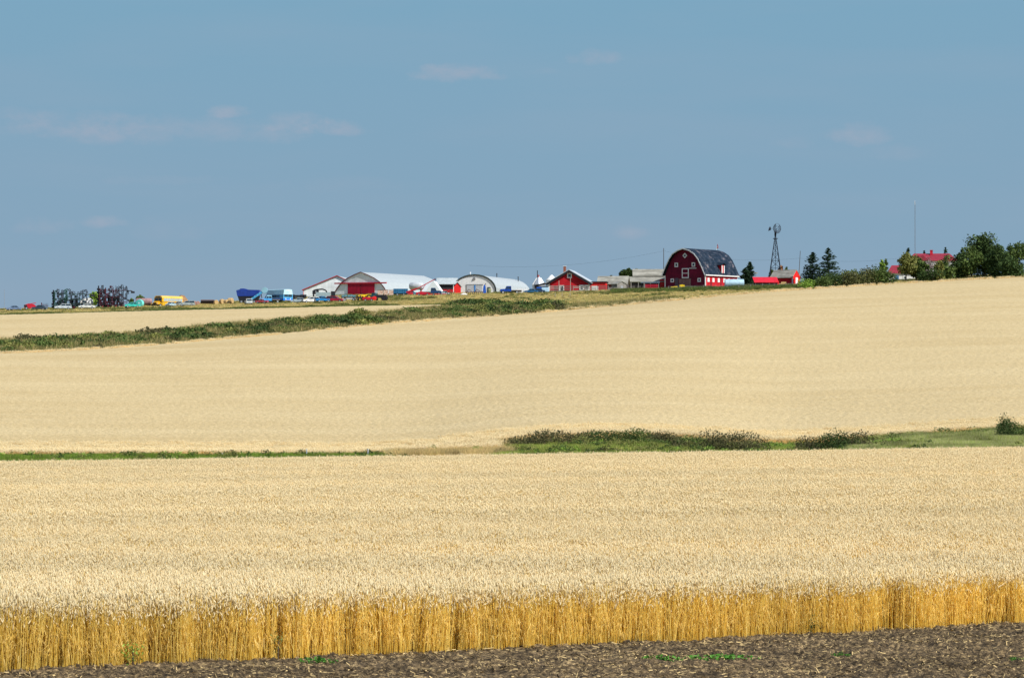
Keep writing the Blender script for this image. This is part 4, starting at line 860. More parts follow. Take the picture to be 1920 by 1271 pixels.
    for k, (u, d) in enumerate(((1041, 1008), (1054, 1010), (1069, 1012))):
        o = MB().tube((0, 0, -.4), (0, .02, 1.25), .1, .08, 6).build('fence_post', paint('pale_pole_wood', (.34, .29, .24)), None); o.location = at(u, d); tag(o, ['pale post in the pasture, left of three', 'pale post in the pasture, middle of three', 'pale post in the pasture, right of three'][k], 'post', 'three pale pasture posts')
    for k, (u, d) in enumerate(((417, 239), (575, 240), (690, 240))):
        t = thing('marker_post', ['thin pale marker post in the green strip, leftmost', 'pale blue marker post in the green strip, middle of three', 'pale blue marker post near the end of the green strip'][k], 'post', at(u, d), 0, 'marker posts in the green strip'); MB().tube((0, 0, -.3), (0, 0, .85 if k else .6), .035, n=6).build('stake', paint('pale_blue_post', (.5, .55, .65)), t); MB().tube((0, 0, .85 if k else .6), (0, 0, .93 if k else .66), .045, n=6).build('stake_cap', WHITE(), t)
    # power line
    a_, b_ = at(1244.5, 1095, 11.9), at(1500, 1100, 8.4); c_ = at(880, 1100, 9.0); d_ = at(1720, 1120, 8.0); mb = MB()
    for p, q, sag in ((c_, a_, 2.2), (a_, b_, 1.6), (b_, d_, 1.5)):
        pts = [p.lerp(q, i/14)+Vector((0, 0, -sag*4*(i/14)*(1-i/14))) for i in range(15)]; mb.path(pts, .018, 3)
    o = mb.build('power_line', BLACKM(), None); tag(o, 'thin overhead wire sagging past the barn and windmill', 'wire')
    # yard tanks
    t = thing('water_tank', 'pale blue ribbed tank lying beside the red barn wall', 'tank', at(1377, 1058), radians(4))
    MB().lathe([(.1, -3.0), (1.28, -2.95), (1.35, -1.5), (1.31, -1.45), (1.35, 0), (1.31, .05), (1.35, 1.5), (1.33, 2.9), (.1, 3.0)], 20, (0, 0, 1.3), 'x').build('tank_body', paint('pale_blue_metal', (.42, .60, .68), .45, .2), t, smooth=False); b = MB(); [b.box(x-.15, x+.15, -.9, .9, -.5, .4) for x in (-2, 2)]; b.build('skid', WOOD(), t)
    t = thing('white_dome', 'small white dish on a post behind the red roofed shelter', 'dish', at(1417.5, 1125)); MB().lathe([(.05, 0), (.5, .12), (.65, .4), (.66, .42)], 12, (0, 0, 3.9)).build('dish', WHITE(), t); MB().tube((0, 0, -.3), (0, 0, 3.9), .08).build('post', STEEL(), t)

# ------------------------------------------------------------------ vehicles and machines
def wheel(t, x, y, r=.36, w=.24, hub=None):
    o = MB().lathe([(r*.55, -w/2), (r*.95, -w/2), (r, -w/3), (r, w/3), (r*.95, w/2), (r*.55, w/2)], 16, axis='y').build('wheel', RUBBER(), t, smooth=False); o.location = (x, y, r)
    MB().lathe([(r*.53, -w/2-.015), (r*.53, w/2+.015)], 12, axis='y').build('rim', hub or STEEL(), o); return o
def vehicle(name, label, cat, u, d, rz, bodycol, kind='sedan', group=None, roofcol=None, s=1.0, key=None, dz=0):
    """length along x, nose at +x"""
    t = thing(name, label, cat, at(u, d, dz), rz, group); t.scale = (s, s, s)
    bm = paint(key or 'car_paint_%d_%d_%d' % tuple(int(c*100) for c in bodycol), bodycol, .35, var=.45, scale=1.1)
    L, W = (4.9, 1.85)
    if kind == 'sedan':
        body = [(-2.45, .35), (-2.45, .85), (-2.3, 1.0), (-1.2, 1.05), (1.0, 1.05), (2.2, .92), (2.45, .75), (2.45, .35)]
        cab = [(-1.55, 1.03), (-1.0, 1.5), (-.6, 1.56), (.3, 1.56), (1.05, 1.04)]; top = [(-1.0, 1.5), (-.95, 1.56), (-.6, 1.61), (.3, 1.61), (.45, 1.5)]
    elif kind == 'wagon':
        body = [(-2.45, .35), (-2.45, 1.0), (-2.4, 1.05), (1.0, 1.08), (2.2, .95), (2.45, .75), (2.45, .35)]
        cab = [(-2.4, 1.05), (-2.15, 1.62), (.2, 1.64), (1.0, 1.07)]; top = [(-2.2, 1.6), (-2.1, 1.7), (.2, 1.7), (.35, 1.58)]
    elif kind == 'pickup':
        body = [(-2.65, .55), (-2.65, 1.15), (-.55, 1.15), (-.5, 1.15), (.95, 1.15), (2.4, 1.08), (2.65, .95), (2.65, .5)]
        cab = [(-.55, 1.14), (-.45, 1.75), (.45, 1.78), (1.0, 1.14)]; top = [(-.5, 1.72), (-.42, 1.84), (.45, 1.86), (.6, 1.72)]
    elif kind == 'old_truck':
        body = [(-.9, .7), (-.9, 1.5), (.9, 1.5), (2.3, 1.45), (2.6, 1.25), (2.6, .7)]
        cab = [(-.85, 1.49), (-.8, 2.2), (.5, 2.25), (.95, 1.5)]; top = [(-.88, 2.1), (-.8, 2.38), (.5, 2.4), (.68, 2.15)]
    bd = MB().prism(body, -W/2, W/2, 'x' if False else 'y')
    bd = MB().prism([(x, z) for x, z in body], -W/2, W/2)
    o = bd.build('body', bm, t, bevel=.05)
    w2 = W*.42
    MB().prism(cab, -w2, w2).build('window', GLASS(), t)
    rf = MB().prism(top, -w2-.02, w2+.02)
    for sy in (-1, 1):   # pillars
        for p, q in ((cab[0], cab[1]), (cab[-2], cab[-1])): rf.tube((p[0], sy*w2, p[1]), (q[0], sy*w2, q[1]), .06, n=4)
        mx = (cab[0][0]+cab[-1][0])/2; rf.tube((mx, sy*w2, cab[0][1]), (mx, sy*w2, cab[1][1]), .05, n=4)
    rf.build('roof', paint(('roof_%d_%d_%d' % tuple(int(c*100) for c in roofcol)), roofcol, .4) if roofcol else bm, t)
    if kind == 'pickup': MB().box(-2.5, -.65, -.75, .75, 1.151, 1.17).build('cargo_bed', DARK(), t)
    fx = body[-1][0]; hz = .75 if kind != 'old_truck' else 1.15
    for sy in (-1, 1): MB().lathe([(.14, 0), (.14, .06)], 10, (fx-.02, sy*.65, hz), 'x').build('headlight', paint('lamp_glass', (.8, .8, .75), .2), t)
    MB().box(fx-.02, fx+.1, -.88, .88, hz-.38, hz-.2).build('bumper', STEEL(), t); MB().box(body[0][0]-.1, body[0][0]+.02, -.88, .88, hz-.38, hz-.2).build('bumper', STEEL(), t)
    MB().box(fx+.0, fx+.03, -.45, .45, hz-.14, hz+.12).build('grille', BLACKM(), t)
    r = .36 if kind in ('sedan', 'wagon') else (.42 if kind == 'pickup' else .5)
    xs = (-1.5, 1.55) if kind != 'old_truck' else (-2.6, 1.7)
    for x in xs:
        for sy in (-1, 1): wheel(t, x, sy*(W/2-.1), r)
    if kind == 'old_truck':
        MB().box(-4.2, -.95, -1.1, 1.1, 1.0, 1.18).build('flatbed', WOOD(), t); MB().box(-4.1, 2.4, -.4, .4, .6, .99).build('chassis', BLACKM(), t)
    return t
def bus(label, u, d, rz, col, key, L=9.6, H=2.9, W=2.4, hood=True, roofcol=None, win=None, skirt=None, s=1.0, dz=0):
    t = thing('school_bus' if hood else 'old_bus', label, 'bus', at(u, d, dz), rz); bm = paint(key, col, .45, var=.45, scale=.9); t.scale = (s,)*3
    x1 = L/2-1.5 if hood else L/2
    prof = [(-W/2, .6), (-W/2, 2.35), (-W/2+.25, H-.12), (-W/4, H), (W/4, H), (W/2-.25, H-.12), (W/2, 2.35), (W/2, .6)]
    b = MB(); n = len(prof); vs = [(-L/2, y, z) for y, z in prof]+[(x1, y, z) for y, z in prof]
    b.add(vs, [(k, (k+1) % n, n+(k+1) % n, n+k) for k in range(n)]+[tuple(range(n)), tuple(range(2*n-1, n-1, -1))])
    b.build('body', bm, t)
    if roofcol:
        p2 = [(y*1.01, z+.02) for y, z in prof[1:-1]]; n2 = len(p2); b = MB(); vs = [(-L/2-.02, y, z) for y, z in p2]+[(x1+.02, y, z) for y, z in p2]
        b.add(vs, [(k, (k+1) % n2, n2+(k+1) % n2, n2+k) for k in range(n2)]+[tuple(range(n2)), tuple(range(2*n2-1, n2-1, -1))]); b.build('roof', paint(key+'_roof', roofcol, .4), t)
    nw = 8; wl = (L-2.4)/nw
    for sy in (-1, 1):
        for k in range(nw):
            x = -L/2+.35+k*wl; MB().box(x, x+wl-.14, min(sy*W/2, sy*(W/2+.03)), max(sy*W/2, sy*(W/2+.03)), 1.6, 2.28).build('window', win or GLASS(), t)
        MB().box(-L/2, x1, min(sy*W/2, sy*(W/2+.02)), max(sy*W/2, sy*(W/2+.02)), 1.3, 1.38).build('side_stripe', BLACKM() if hood else WHITE(), t)
    MB().box(x1, x1+.03, -W/2+.25, -.05, 1.65, 2.4).box(x1, x1+.03, .05, W/2-.25, 1.65, 2.4).build('windshield', GLASS(), t)
    MB().box(x1+.0, x1+.04, -.7, .7, H-.42, H-.2).build('destination_board', BLACKM() if hood else paint('pale_sign', (.7, .75, .75)), t)
    if hood:
        MB().prism([(x1, .8), (x1, 1.6), (x1+1.3, 1.4), (x1+1.5, 1.2), (x1+1.5, .8)], -.55, .55).build('hood', bm, t, bevel=.06)
        for sy in (-1, 1):
            MB().prism([(x1+.0, .75), (x1+.2, 1.15), (x1+1.1, 1.15), (x1+1.5, .75), (x1+1.2, .75), (x1+.95, .95), (x1+.4, .95), (x1+.2, .75)], min(sy*.57, sy*1.15), max(sy*.57, sy*1.15)).build('fender', bm, t)
            MB().lathe([(.14, 0), (.14, .06)], 10, (x1+1.42, sy*.75, 1.0), 'x').build('headlight', paint('lamp_glass', (.8, .8, .75), .2), t)
        MB().box(x1+1.5, x1+1.53, -.4, .4, .85, 1.2).build('grille', BLACKM(), t); MB().box(x1+1.5, x1+1.65, -1.1, 1.1, .5, .7).build('bumper', BLACKM(), t)
    else:
        MB().box(x1+.01, x1+.12, -1.1, 1.1, .6, .78).build('bumper', STEEL(), t)
        for sy in (-1, 1): MB().lathe([(.16, 0), (.16, .05)], 10, (x1, sy*.8, 1.1), 'x').build('headlight', paint('lamp_glass', (.8, .8, .75), .2), t)
        if skirt: MB().box(-L/2-.01, x1+.015, -W/2-.015, W/2+.015, .6, 1.28).build('skirt', skirt, t)
    for x in (-L/2+2.2, x1+.7 if hood else L/2-2):
        for sy in (-1, 1): wheel(t, x, sy*(W/2-.2), .48, .28)
    return t
def cultivator(label, u, d, rz, Lx, H, col, key, seed, hitchside=1):
    rs = random.Random(seed); t = thing('folded_cultivator', label, 'farm implement', at(u, d), rz); fm = paint(key, col, .6, var=.3); dk = BLACKM()
    b = MB()
    b.box(-Lx*.45, Lx*.45, -1.2, -1.02, .8, 1.1).box(-Lx*.45, Lx*.45, 1.02, 1.2, .8, 1.1)
    for x in (-Lx*.4, -.1, Lx*.4): b.box(x-.1, x+.1, -1.2, 1.2, .82, 1.08)
    b.build('centre_frame', fm, t)
    n = 9
    for sy in (-1, 1):
        y = sy*1.5; b = MB()
        rails = [1.5, H*.48, H*.74]
        for k, z in enumerate(rails): b.tube((-Lx*.46, y, z+rs.uniform(-.15, .15)), (Lx*(.46-.12*(k % 2)), y, z+rs.uniform(-.25, .25)), .085, n=4)
        b.tube((-Lx*.4, y, .9), (-Lx*.1, y, H*.7), .08, n=4).tube((Lx*.05, y, H*.75), (Lx*.42, y, H*.4), .08, n=4)
        b.build('wing_frame', fm, t)
        for k in range(n):
            x = -Lx*.46+Lx*.92*k/(n-1)+rs.uniform(-.2, .2); top = H*rs.uniform(.82, 1.0)*(.93 if k == 0 else 1)
            b = MB(); b.tube((x, y, rs.uniform(.2, 1.0)), (x+rs.uniform(-.2, .2), y, top), .09+.04*(k < 4), n=4)
            z = .5+rs.uniform(0, .5); dense = 1.1 if k < n*.6 else .7
            while z < top-.1:
                if rs.random() < dense*.85:
                    q = rs.choice((-1, 1)); w = rs.uniform(.35, .6); th = rs.uniform(.10, .17)*(1 if k < 4 else .7)
                    b.path([(x, y, z), (x+q*w*.6, y, z+.28), (x+q*w, y-sy*.3, z+.12), (x+q*w*.85, y-sy*.4, z-.22)], th, 4); b.cb((x+q*w*.8, y-sy*.4, z-.2), (.42, .14, .2*rs.uniform(.7, 1.6)))
                z += rs.uniform(.5, .85)
            b.build('tine_column', dk if rs.random() < .9 else fm, t)
    b = MB()
    for k in range(6): z = .6+k*(H-1)/6; b.cb((-Lx/2-.1+rs.uniform(-.1, .2), rs.uniform(-.6, .6), z), (.8, 1.2, .62))
    b.tube((-Lx/2, 0, .3), (-Lx/2, 0, H*.95), .2)
    for k in range(4): x = -Lx*.3+k*Lx*.16; b.cb((x, 0, H*(.28+.1*(k % 2))), (.8, 1.6, H*.3))
    for k in range(22): b.cb((rs.uniform(-.45, .35)*Lx, rs.uniform(-1.3, 1.3), rs.uniform(.3, H*.5)), (rs.uniform(.2, 1.0), .5, rs.uniform(.2, .9)))
    b.build('packer_stack', dk, t)
    hs = hitchside; b = MB(); b.path([(hs*Lx*.45, 0, H*.72), (hs*(Lx/2+1.0), 0, H*.74), (hs*(Lx/2+1.7), 0, H*.68)], .14); b.cb((hs*(Lx/2+1.5), 0, H*.67), (1.1, .4, .55)); b.build('hitch', dk, t)
    for x in (-Lx*.35, -Lx*.15, Lx*.1, Lx*.3):
        for sy in (-1, 1): wheel(t, x, sy*1.0, .45, .3, paint('hub_red', (.4, .03, .08)))
    return t
def farm_machines():
    V = vehicle; P = radians
    cultivator('folded cultivator with dark green frame, left of two on the hill', 132, 1010, P(6), 10.0, 5.9, (.01, .06, .045), 'dark_green_frame', 1)
    cultivator('folded cultivator with maroon frame, right of two on the hill', 212, 1012, P(4), 8.6, 6.9, (.07, .01, .022), 'maroon_frame', 2)
    t = thing('harrow', 'small dark red harrow standing left of the green cultivator', 'farm implement', at(84, 1006)); b = MB()
    b.path([(-1, 0, 0), (-1, 0, 2.1), (-.7, 0, 1.3), (1, 0, 1.2)], .1); b.build('harrow_frame', paint('maroon_frame', (.07, .01, .022)), t); b = MB(); [b.tube((x, 0, .2), (x+.1, 0, 1.9), .05) for x in (-.4, 0, .4, .8)]; b.build('harrow_teeth', BLACKM(), t)
    # red swather far left
    t = thing('red_swather', 'red harvester half sunk in the weeds at the far left', 'harvester', at(57, 1006), P(10)); MB().prism([(-1.8, .5), (-1.8, 1.5), (-.6, 1.9), (1.0, 1.7), (1.9, .9), (1.9, .5)], -.9, .9).build('body', REDM(), t, bevel=.05)
    MB().box(-1.9, -1.0, -.95, .95, .9, 1.5).build('cab', DARK(), t); MB().tube((-.2, 0, 1.8), (1.6, 0, 2.1), .1).build('spout', REDM(), t); wheel(t, -1.2, -.95, .5); wheel(t, 1.3, -.95, .4)
    V('parked_car', 'dull blue car at the far left end of the vehicle row', 'car', 25, 1000, P(200), (.15, .22, .35), 'sedan', 'old cars along the ridge', s=.9)
    V('parked_car', 'dark slate car between the red harvester and green cultivator', 'car', 74, 1000, P(170), (.06, .09, .13), 'sedan', 'old cars along the ridge', s=.9)
    V('parked_car', 'white car in front of the green cultivator, left one', 'car', 118, 999, P(190), (.62, .68, .72), 'wagon', 'old cars along the ridge')
    V('parked_car', 'dented white sedan under the white camper shell', 'car', 163, 999, P(187), (.75, .76, .72), 'sedan', 'old cars along the ridge')
    t = thing('camper_shell', 'rounded white camper propped above the white sedan', 'camper', at(162, 1016), P(8)); MB().prism([(-2.0, 1.4), (-1.9, 2.2), (-.6, 3.0), (1.0, 3.1), (1.9, 2.5), (2.1, 1.4)], -1, 1).build('shell', WHITE(), t, bevel=.1); MB().box(-1.2, -.2, -1.05, -1, 1.7, 2.3).build('window', GLASS(), t); b = MB(); [b.box(x-.1, x+.1, -.9, .9, -.3, 1.4) for x in (-1.5, 1.5)]; b.build('trestle', BLACKM(), t)
    V('parked_car', 'turquoise rounded old car with bulging fender', 'car', 247, 999, P(205), (.04, .50, .42), 'sedan', 'old cars along the ridge')
    t = thing('turquoise_drum', 'pale turquoise round drum beside the turquoise car', 'drum', at(262, 1000.5), P(-20)); MB().lathe([(.05, -.7), (1.1, -.65), (1.2, 0), (1.1, .65), (.05, .7)], 18, (0, 0, 1.2), 'y').build('drum_body', paint('pale_turquoise', (.16, .62, .55), .4), t); MB().lathe([(.2, -.75), (.22, -.71)], 10, (0, 0, 1.2), 'y').build('drum_cap', WHITE(), t)
    t = thing('rusty_tank', 'mauve brown rusty tank behind the yellow bus', 'tank', at(270, 1012), P(5)); MB().lathe([(.05, -2.4), (.9, -2.3), (1.05, -1.9), (1.05, 1.9), (.9, 2.3), (.05, 2.4)], 16, (0, 0, 1.55), 'x').build('tank_body', paint('mauve_rust', (.34, .20, .20), .8, var=.5), t); b = MB(); [b.box(x-.15, x+.15, -.8, .8, -.4, .7) for x in (-1.5, 1.5)]; b.build('cradle', BLACKM(), t)
    bus('yellow school bus with hood, parked among the junk on the ridge', 313, 1012, P(241), (.80, .43, .015), 'bus_yellow', L=10.5, win=paint('bus_side_glass', (.35, .45, .5), .15), roofcol=(.82, .50, .10), s=1.2, dz=-.45)
    V('parked_car', 'small pale blue car before the side of the school bus', 'car', 320, 998, P(250), (.45, .62, .68), 'sedan', 'old cars along the ridge', s=.85)
    V('parked_car', 'faded grey car right of the school bus', 'car', 350, 998, P(190), (.36, .42, .42), 'wagon', 'old cars along the ridge', s=.95)
    V('parked_car', 'dusty cream car between the pale blue and the grey one', 'car', 335, 1001, P(170), (.5, .47, .38), 'sedan', 'old cars along the ridge', s=.85)
    t = thing('rusty_combine', 'rust brown combine hulk right behind the school bus', 'combine', at(343, 1022), P(20)); MB().prism([(-1.4, .6), (-1.4, 2.4), (-.6, 3.1), (.2, 2.9), (1.3, 1.6), (1.6, .6)], -1, 1).build('body', paint('tan_rust', (.45, .26, .13), .85, var=.4), t); MB().box(-1.42, -.8, -1.02, 1.02, 1.6, 2.3).build('cab_window', DARK(), t); wheel(t, -.8, -1.0, .7, .4); wheel(t, 1.0, -1.0, .4)
    t = thing('wheel_rake', 'row of thin rusty rake wheels right of the school bus', 'farm implement', at(362, 1012)); b = MB(); b.path([(-1.6, 0, .9), (1.8, 0, .9)], .08); b.build('rake_frame', paint('tan_rust', (.45, .26, .13)), t)
    for k in range(4):
        o = MB().lathe([(.55, -.04), (.6, 0), (.55, .04)], 14, axis='y').build('rake_wheel', paint('pink_rust', (.45, .25, .2)), t); o.location = (-1.4+k*.95, -.3, .7); 
    # combine header and bales
    t = thing('combine_header', 'dark brown combine header lying left of the hay bales', 'farm implement', at(389, 1018)); MB().prism([(-.4, .3), (-.4, 1.3), (.1, 1.5), (.5, .4)], -2.0, 2.0, 'x').build('header_pan', paint('dark_rust', (.13, .07, .05), .9), t); b = MB(); [b.tube((x, -.9, .5), (x, -.3, .8), .06) for x in (-1.6, -.8, 0, .8, 1.6)]; b.tube((-1.9, -.7, 1.0), (1.9, -.7, 1.0), .25, n=8); b.build('reel', DARK(), t)
    for k, (u, s) in enumerate(((405, .8), (416, .9), (424, .8), (432, 1.05))):
        t = thing('hay_bale', ['round hay bale nearest the combine header', 'second round hay bale from the header', 'third hay bale from the header, partly hidden', 'largest hay bale, nearest the navy wagon'][k], 'hay bale', at(u, 1016+3*(k % 2)), P(20+17*k), 'round hay bales on the ridge')
        MB().lathe([(.05, -.72), (.75, -.72), (.86, -.5), (.88, 0), (.86, .5), (.75, .72), (.05, .72)], 18, (0, 0, .85), 'y').build('bale', leafmat('hay', (.55, .38, .18), (.42, .28, .12), .0, (.8, 1.15), (3, 3, 3)), t); t.scale = (s,)*3; MB().lathe([(.885, -.3), (.885, -.26)], 18, (0, 0, .85), 'y').lathe([(.885, .3), (.885, .26)], 18, (0, 0, .85), 'y').build('twine', paint('twine', (.4, .3, .2)), t)
    # navy grain wagon with light-blue conveyor
    t = thing('grain_wagon', 'tall navy blue wagon body on a dark chassis', 'wagon', at(466, 1014), P(-6)); nv = paint('navy_paint', (.015, .05, .30), .45, var=.3)
    MB().prism([(-3.2, 2.2), (-3.5, 3.9), (-2.5, 4.15), (3.4, 4.0), (3.4, 2.2)], -1.3, 1.3).build('wagon_box', nv, t)
    MB().prism([(-3.1, 2.18), (-2.6, .7), (2.7, .7), (3.3, 2.18)], -1.2, 1.2).build('lower_body', BLACKM(), t)
    MB().prism([(-2.6, 4.1), (-2.2, 4.45), (-1.2, 4.45), (0, 4.08)], -1.2, 1.2).build('load_cover', nv, t)
    for x in (-1.9, -.7, 1.9): wheel(t, x, -1.2, .55, .3); wheel(t, x, 1.2, .55, .3)
    t = thing('conveyor', 'light blue slanting conveyor with rounded hood beside the navy wagon', 'conveyor', at(478, 1008)); lb_ = paint('light_blue_paint', (.06, .35, .62), .4, var=.3)
    b = MB(); b.add([(-2.1, -.3, .9), (-1.7, -.3, .5), (2.9, -.3, 3.6), (2.4, -.3, 4.0), (-2.1, .3, .9), (-1.7, .3, .5), (2.9, .3, 3.6), (2.4, .3, 4.0)], [(0, 1, 2, 3), (4, 7, 6, 5), (0, 4, 5, 1), (1, 5, 6, 2), (2, 6, 7, 3), (3, 7, 4, 0)]); b.build('chute', lb_, t)
    b = MB()
    for k in range(6): x = -1.6+k*.75; z = 1.1+k*.52; b.cb((x, -.33, z-.1), (.14, .05, .55))
    b.build('chute_rib', paint('pale_blue_paint', (.2, .55, .72)), t); MB().lathe([(.9, -.4), (.95, 0), (.9, .4)], 14, (2.9, 0, 3.9), 'y').build('hood', paint('grey_blue_paint', (.25, .45, .52)), t); b = MB(); b.tube((-1.5, 0, .7), (-1.5, 0, -.3), .12).tube((1.8, 0, 3.0), (2.4, 0, -.3), .12); b.build('prop_leg', BLACKM(), t)
    V('old_truck', 'light blue old truck between the conveyor and the pale blue bus', 'truck', 503, 1006, P(198), (.07, .33, .70), 'old_truck', None, (.3, .6, .8), s=1.0)
    bus('light blue old bus with pale roof facing the field', 524, 1010, P(306), (.10, .45, .78), 'bus_blue', L=9.5, H=3.9, W=3.2, hood=False, roofcol=(.50, .74, .82), skirt=paint('deep_blue_paint', (.02, .20, .72), .4))
    V('parked_car', 'white hatchback with dark rear window below the navy wagon', 'car', 466, 996, P(100), (.7, .74, .72), 'wagon', 'old cars along the ridge', s=1.0)
    V('old_pickup', 'faded red truck cab below the conveyor', 'truck', 491, 999, P(165), (.55, .06, .09), 'pickup', None, (.6, .3, .3), s=.7, dz=.2)
    t = thing('tyre_pile', 'leaning pile of black tyres below the pale blue bus', 'tyre pile', at(510, 998))
    for k, (x, z, a) in enumerate(((-.6, .15, .1), (.5, .15, 0), (-.1, .48, .25))):
        o = MB().lathe([(.25, -.14), (.5, -.14), (.52, 0), (.5, .14), (.25, .14)], 14, axis='z').build('tyre', RUBBER(), t); o.location = (x, 0, z); o.rotation_euler = (0, a, 0)
    t = thing('flat_trailer', 'black flat trailer between the blue bus and the pale shed', 'trailer', at(560, 1018)); MB().box(-2.2, 2.1, -1, 1, 1.0, 1.3).build('deck', BLACKM(), t); b = MB(); [b.cb((x, 0, 1.7), (.98, 1.4, .55+.25*(int(x*3) % 2))) for x in (-1.7, -.8, .1, 1.0, 1.8)]; b.build('load', BLACKM(), t); wheel(t, -1.2, -1, .5); wheel(t, 1.2, -1, .5)
    t = thing('loader_frame', 'black machine frame with curved arm before the pale shed', 'loader', at(598, 1014)); b = MB(); b.path([(-1.6, 0, 0), (-1.6, 0, 3.2), (-.6, 0, 3.5), (1.1, 0, 3.6), (2.0, 0, 3.3), (2.4, 0, 2.4)], .22); b.path([(-.5, 0, 0), (-.4, 0, 3.3)], .42); b.box(-3.4, -.4, -.8, .8, .6, 1.0); b.build('arm_frame', BLACKM(), t); MB().box(-1.9, -1.0, -.8, .8, 2.1, 3.2).build('cab', DARK(), t); wheel(t, -2.6, -.9, .5); wheel(t, -.6, -.9, .6)
    t = thing('service_box', 'grey blue box body parked under the curved black arm', 'box trailer', at(606, 1010)); MB().box(-2.1, 2.1, -.9, .9, 1.2, 2.7).build('box_body', paint('grey_blue_box', (.32, .42, .44), .5), t, bevel=.05); MB().box(2.3, 3.5, -.8, .8, 1.0, 3.0).build('rear_rack', BLACKM(), t); wheel(t, -1.2, -.9, .5); wheel(t, 1.2, -.9, .5); MB().box(-2.2, 2.2, -.5, .5, .7, 1.19).build('chassis', BLACKM(), t)
    V('parked_car', 'silver blue car at the left end of the front row', 'car', 561, 997, P(182), (.40, .50, .55), 'sedan', 'cars parked before the pale shed')
    V('parked_car', 'white sedan with empty window frames beside the blue pickup', 'car', 582, 996, P(205), (.82, .82, .80), 'wagon', 'cars parked before the pale shed', s=1.05)
    V('old_pickup', 'bright blue pickup facing the field between white and red cars', 'pickup', 604, 997, P(215), (.015, .20, .48), 'pickup', None, s=1.0)
    V('parked_car', 'red and maroon car with dark glass in the front row', 'car', 629, 998, P(345), (.50, .02, .06), 'wagon', 'cars parked before the pale shed', s=1.05)
    t = thing('flatbed_wagon', 'dark flatbed wagon with blue green load before the red doors', 'trailer', at(655, 1006), P(8)); MB().box(-2.4, 2.2, -1, 1, .9, 1.2).build('deck', BLACKM(), t); b = MB(); [b.cb((x, 0, 1.5+.12*(i % 2)), (.75, 1.3, .55)) for i, x in enumerate((-1.9, -1.1, -.2, .6, 1.4))]; b.build('load', paint('teal_load', (.10, .24, .28), .6), t); wheel(t, -1.4, -1, .45); wheel(t, 1.2, -1, .45); MB().box(-2.1, 1.9, -1.05, -1.01, .55, .88).build('side_board', paint('grey_white', (.5, .5, .5)), t)
    # tractors
    def tractor(lb, u, d, rz, col, key, s=1., cabc=None):
        t = thing('tractor', lb, 'tractor', at(u, d), rz); t.scale = (s,)*3; m = paint(key, col, .4, var=.2)
        MB().prism([(-.5, .9), (-.5, 1.6), (1.6, 1.55), (1.9, 1.3), (1.9, .85)], -.38, .38).build('hood', m, t, bevel=.05); MB().box(-1.3, -.5, -.3, .3, .6, 1.2).build('axle_housing', BLACKM(), t)
        for sy in (-1, 1): wheel(t, -.9, sy*.85, .78, .42, m); wheel(t, 1.5, sy*.7, .42, .26, m); MB().lathe([(.82, -.2), (.84, .2)], 12, (-.9, sy*.85, 1.0), 'y') ; MB().box(-1.5, -.3, min(sy*.6, sy*1.08), max(sy*.6, sy*1.08), 1.6, 1.68).build('fender', m, t)
        MB().tube((1.0, .1, 1.5), (1.0, .1, 2.3), .05).build('exhaust', BLACKM(), t); MB().box(-1.2, -.7, -.25, .25, 1.3, 1.45).box(-1.25, -1.15, -.25, .25, 1.45, 1.8).build('seat', BLACKM(), t); MB().tube((-.5, 0, 1.55), (-.7, 0, 1.9), .03).lathe([(.2, 0), (.2, .03)], 10, (-.72, 0, 1.9)).build('steering_wheel', BLACKM(), t)
        return t
    tractor('small orange yellow tractor left of the bright yellow one', 673, 1003, P(120), (.65, .38, .12), 'dull_orange', .9); tractor('bright yellow tractor before the red doors', 685, 1003, P(185), (.85, .58, .01), 'bright_yellow', 1.15)
    t = thing('red_baler', 'low crimson machine with rounded bright red end', 'farm implement', at(693, 998)); MB().box(-2.1, .9, -.8, .8, .4, 1.2).build('body', REDM(), t, bevel=.05); MB().lathe([(.05, -.8), (.6, -.75), (.65, 0), (.6, .75), (.05, .8)], 14, (1.4, 0, .85), 'y').build('round_end', paint('bright_red_wall', (.72, .012, .01), .55), t); wheel(t, -1.2, -.85, .35); wheel(t, .6, -.85, .35)
    tractor('black tractor right of the crimson machine', 715, 999, P(170), (.02, .02, .03), 'black_tractor', 1.05)
    V('old_pickup', 'dark teal pickup at the right corner of the red doors', 'pickup', 702, 1030, P(160), (.04, .14, .15), 'pickup', s=.9)
    # boxes right of hall
    for k, (u, w) in enumerate(((713, 1.6), (723, 1.3), (733, 1.5))):
        t = thing('rusty_bin', ['rusty white box nearest the red doors', 'rusty white box, middle of three', 'rusty white box touching the blue container'][k], 'box', at(u, 1052), 0, 'rusty white boxes'); MB().box(-w/2, w/2, 0, 1.5, .1, 1.75+.15*(k % 2)).build('box_side', paint('rust_white', (.66, .58, .48), .8, c2=(.32, .10, .05), scale=2.2), t); MB().box(-w/2-.05, w/2+.05, -.05, 1.55, 1.92, 2.0).build('lid', paint('rust_dark', (.2, .1, .07)), t)
    t = thing('blue_container', 'blue ribbed container on a low black trailer', 'container', at(751, 1052)); MB().box(-2.2, 2.2, 0, 2, .75, 2.2).build('container_body', boards('blue_ribs', (.03, .16, .30), (.02, .10, .22), True, .4, .5), t); b = MB(); [b.box(x-.06, x+.06, -.08, 0, .75, 2.2) for x in (-2.1, -1.4, -.7, 0, .7, 1.4, 2.1)]; b.build('rib', paint('blue_rib', (.03, .18, .33)), t); MB().box(-3.8, 2.4, .1, 1.9, .45, .74).build('trailer_deck', BLACKM(), t); wheel(t, -1.0, .1, .4); wheel(t, 1.0, .1, .4)
    V('parked_car', 'teal blue car behind the red auger', 'car', 768, 1054, P(185), (.04, .20, .28), 'sedan', None, s=.95)
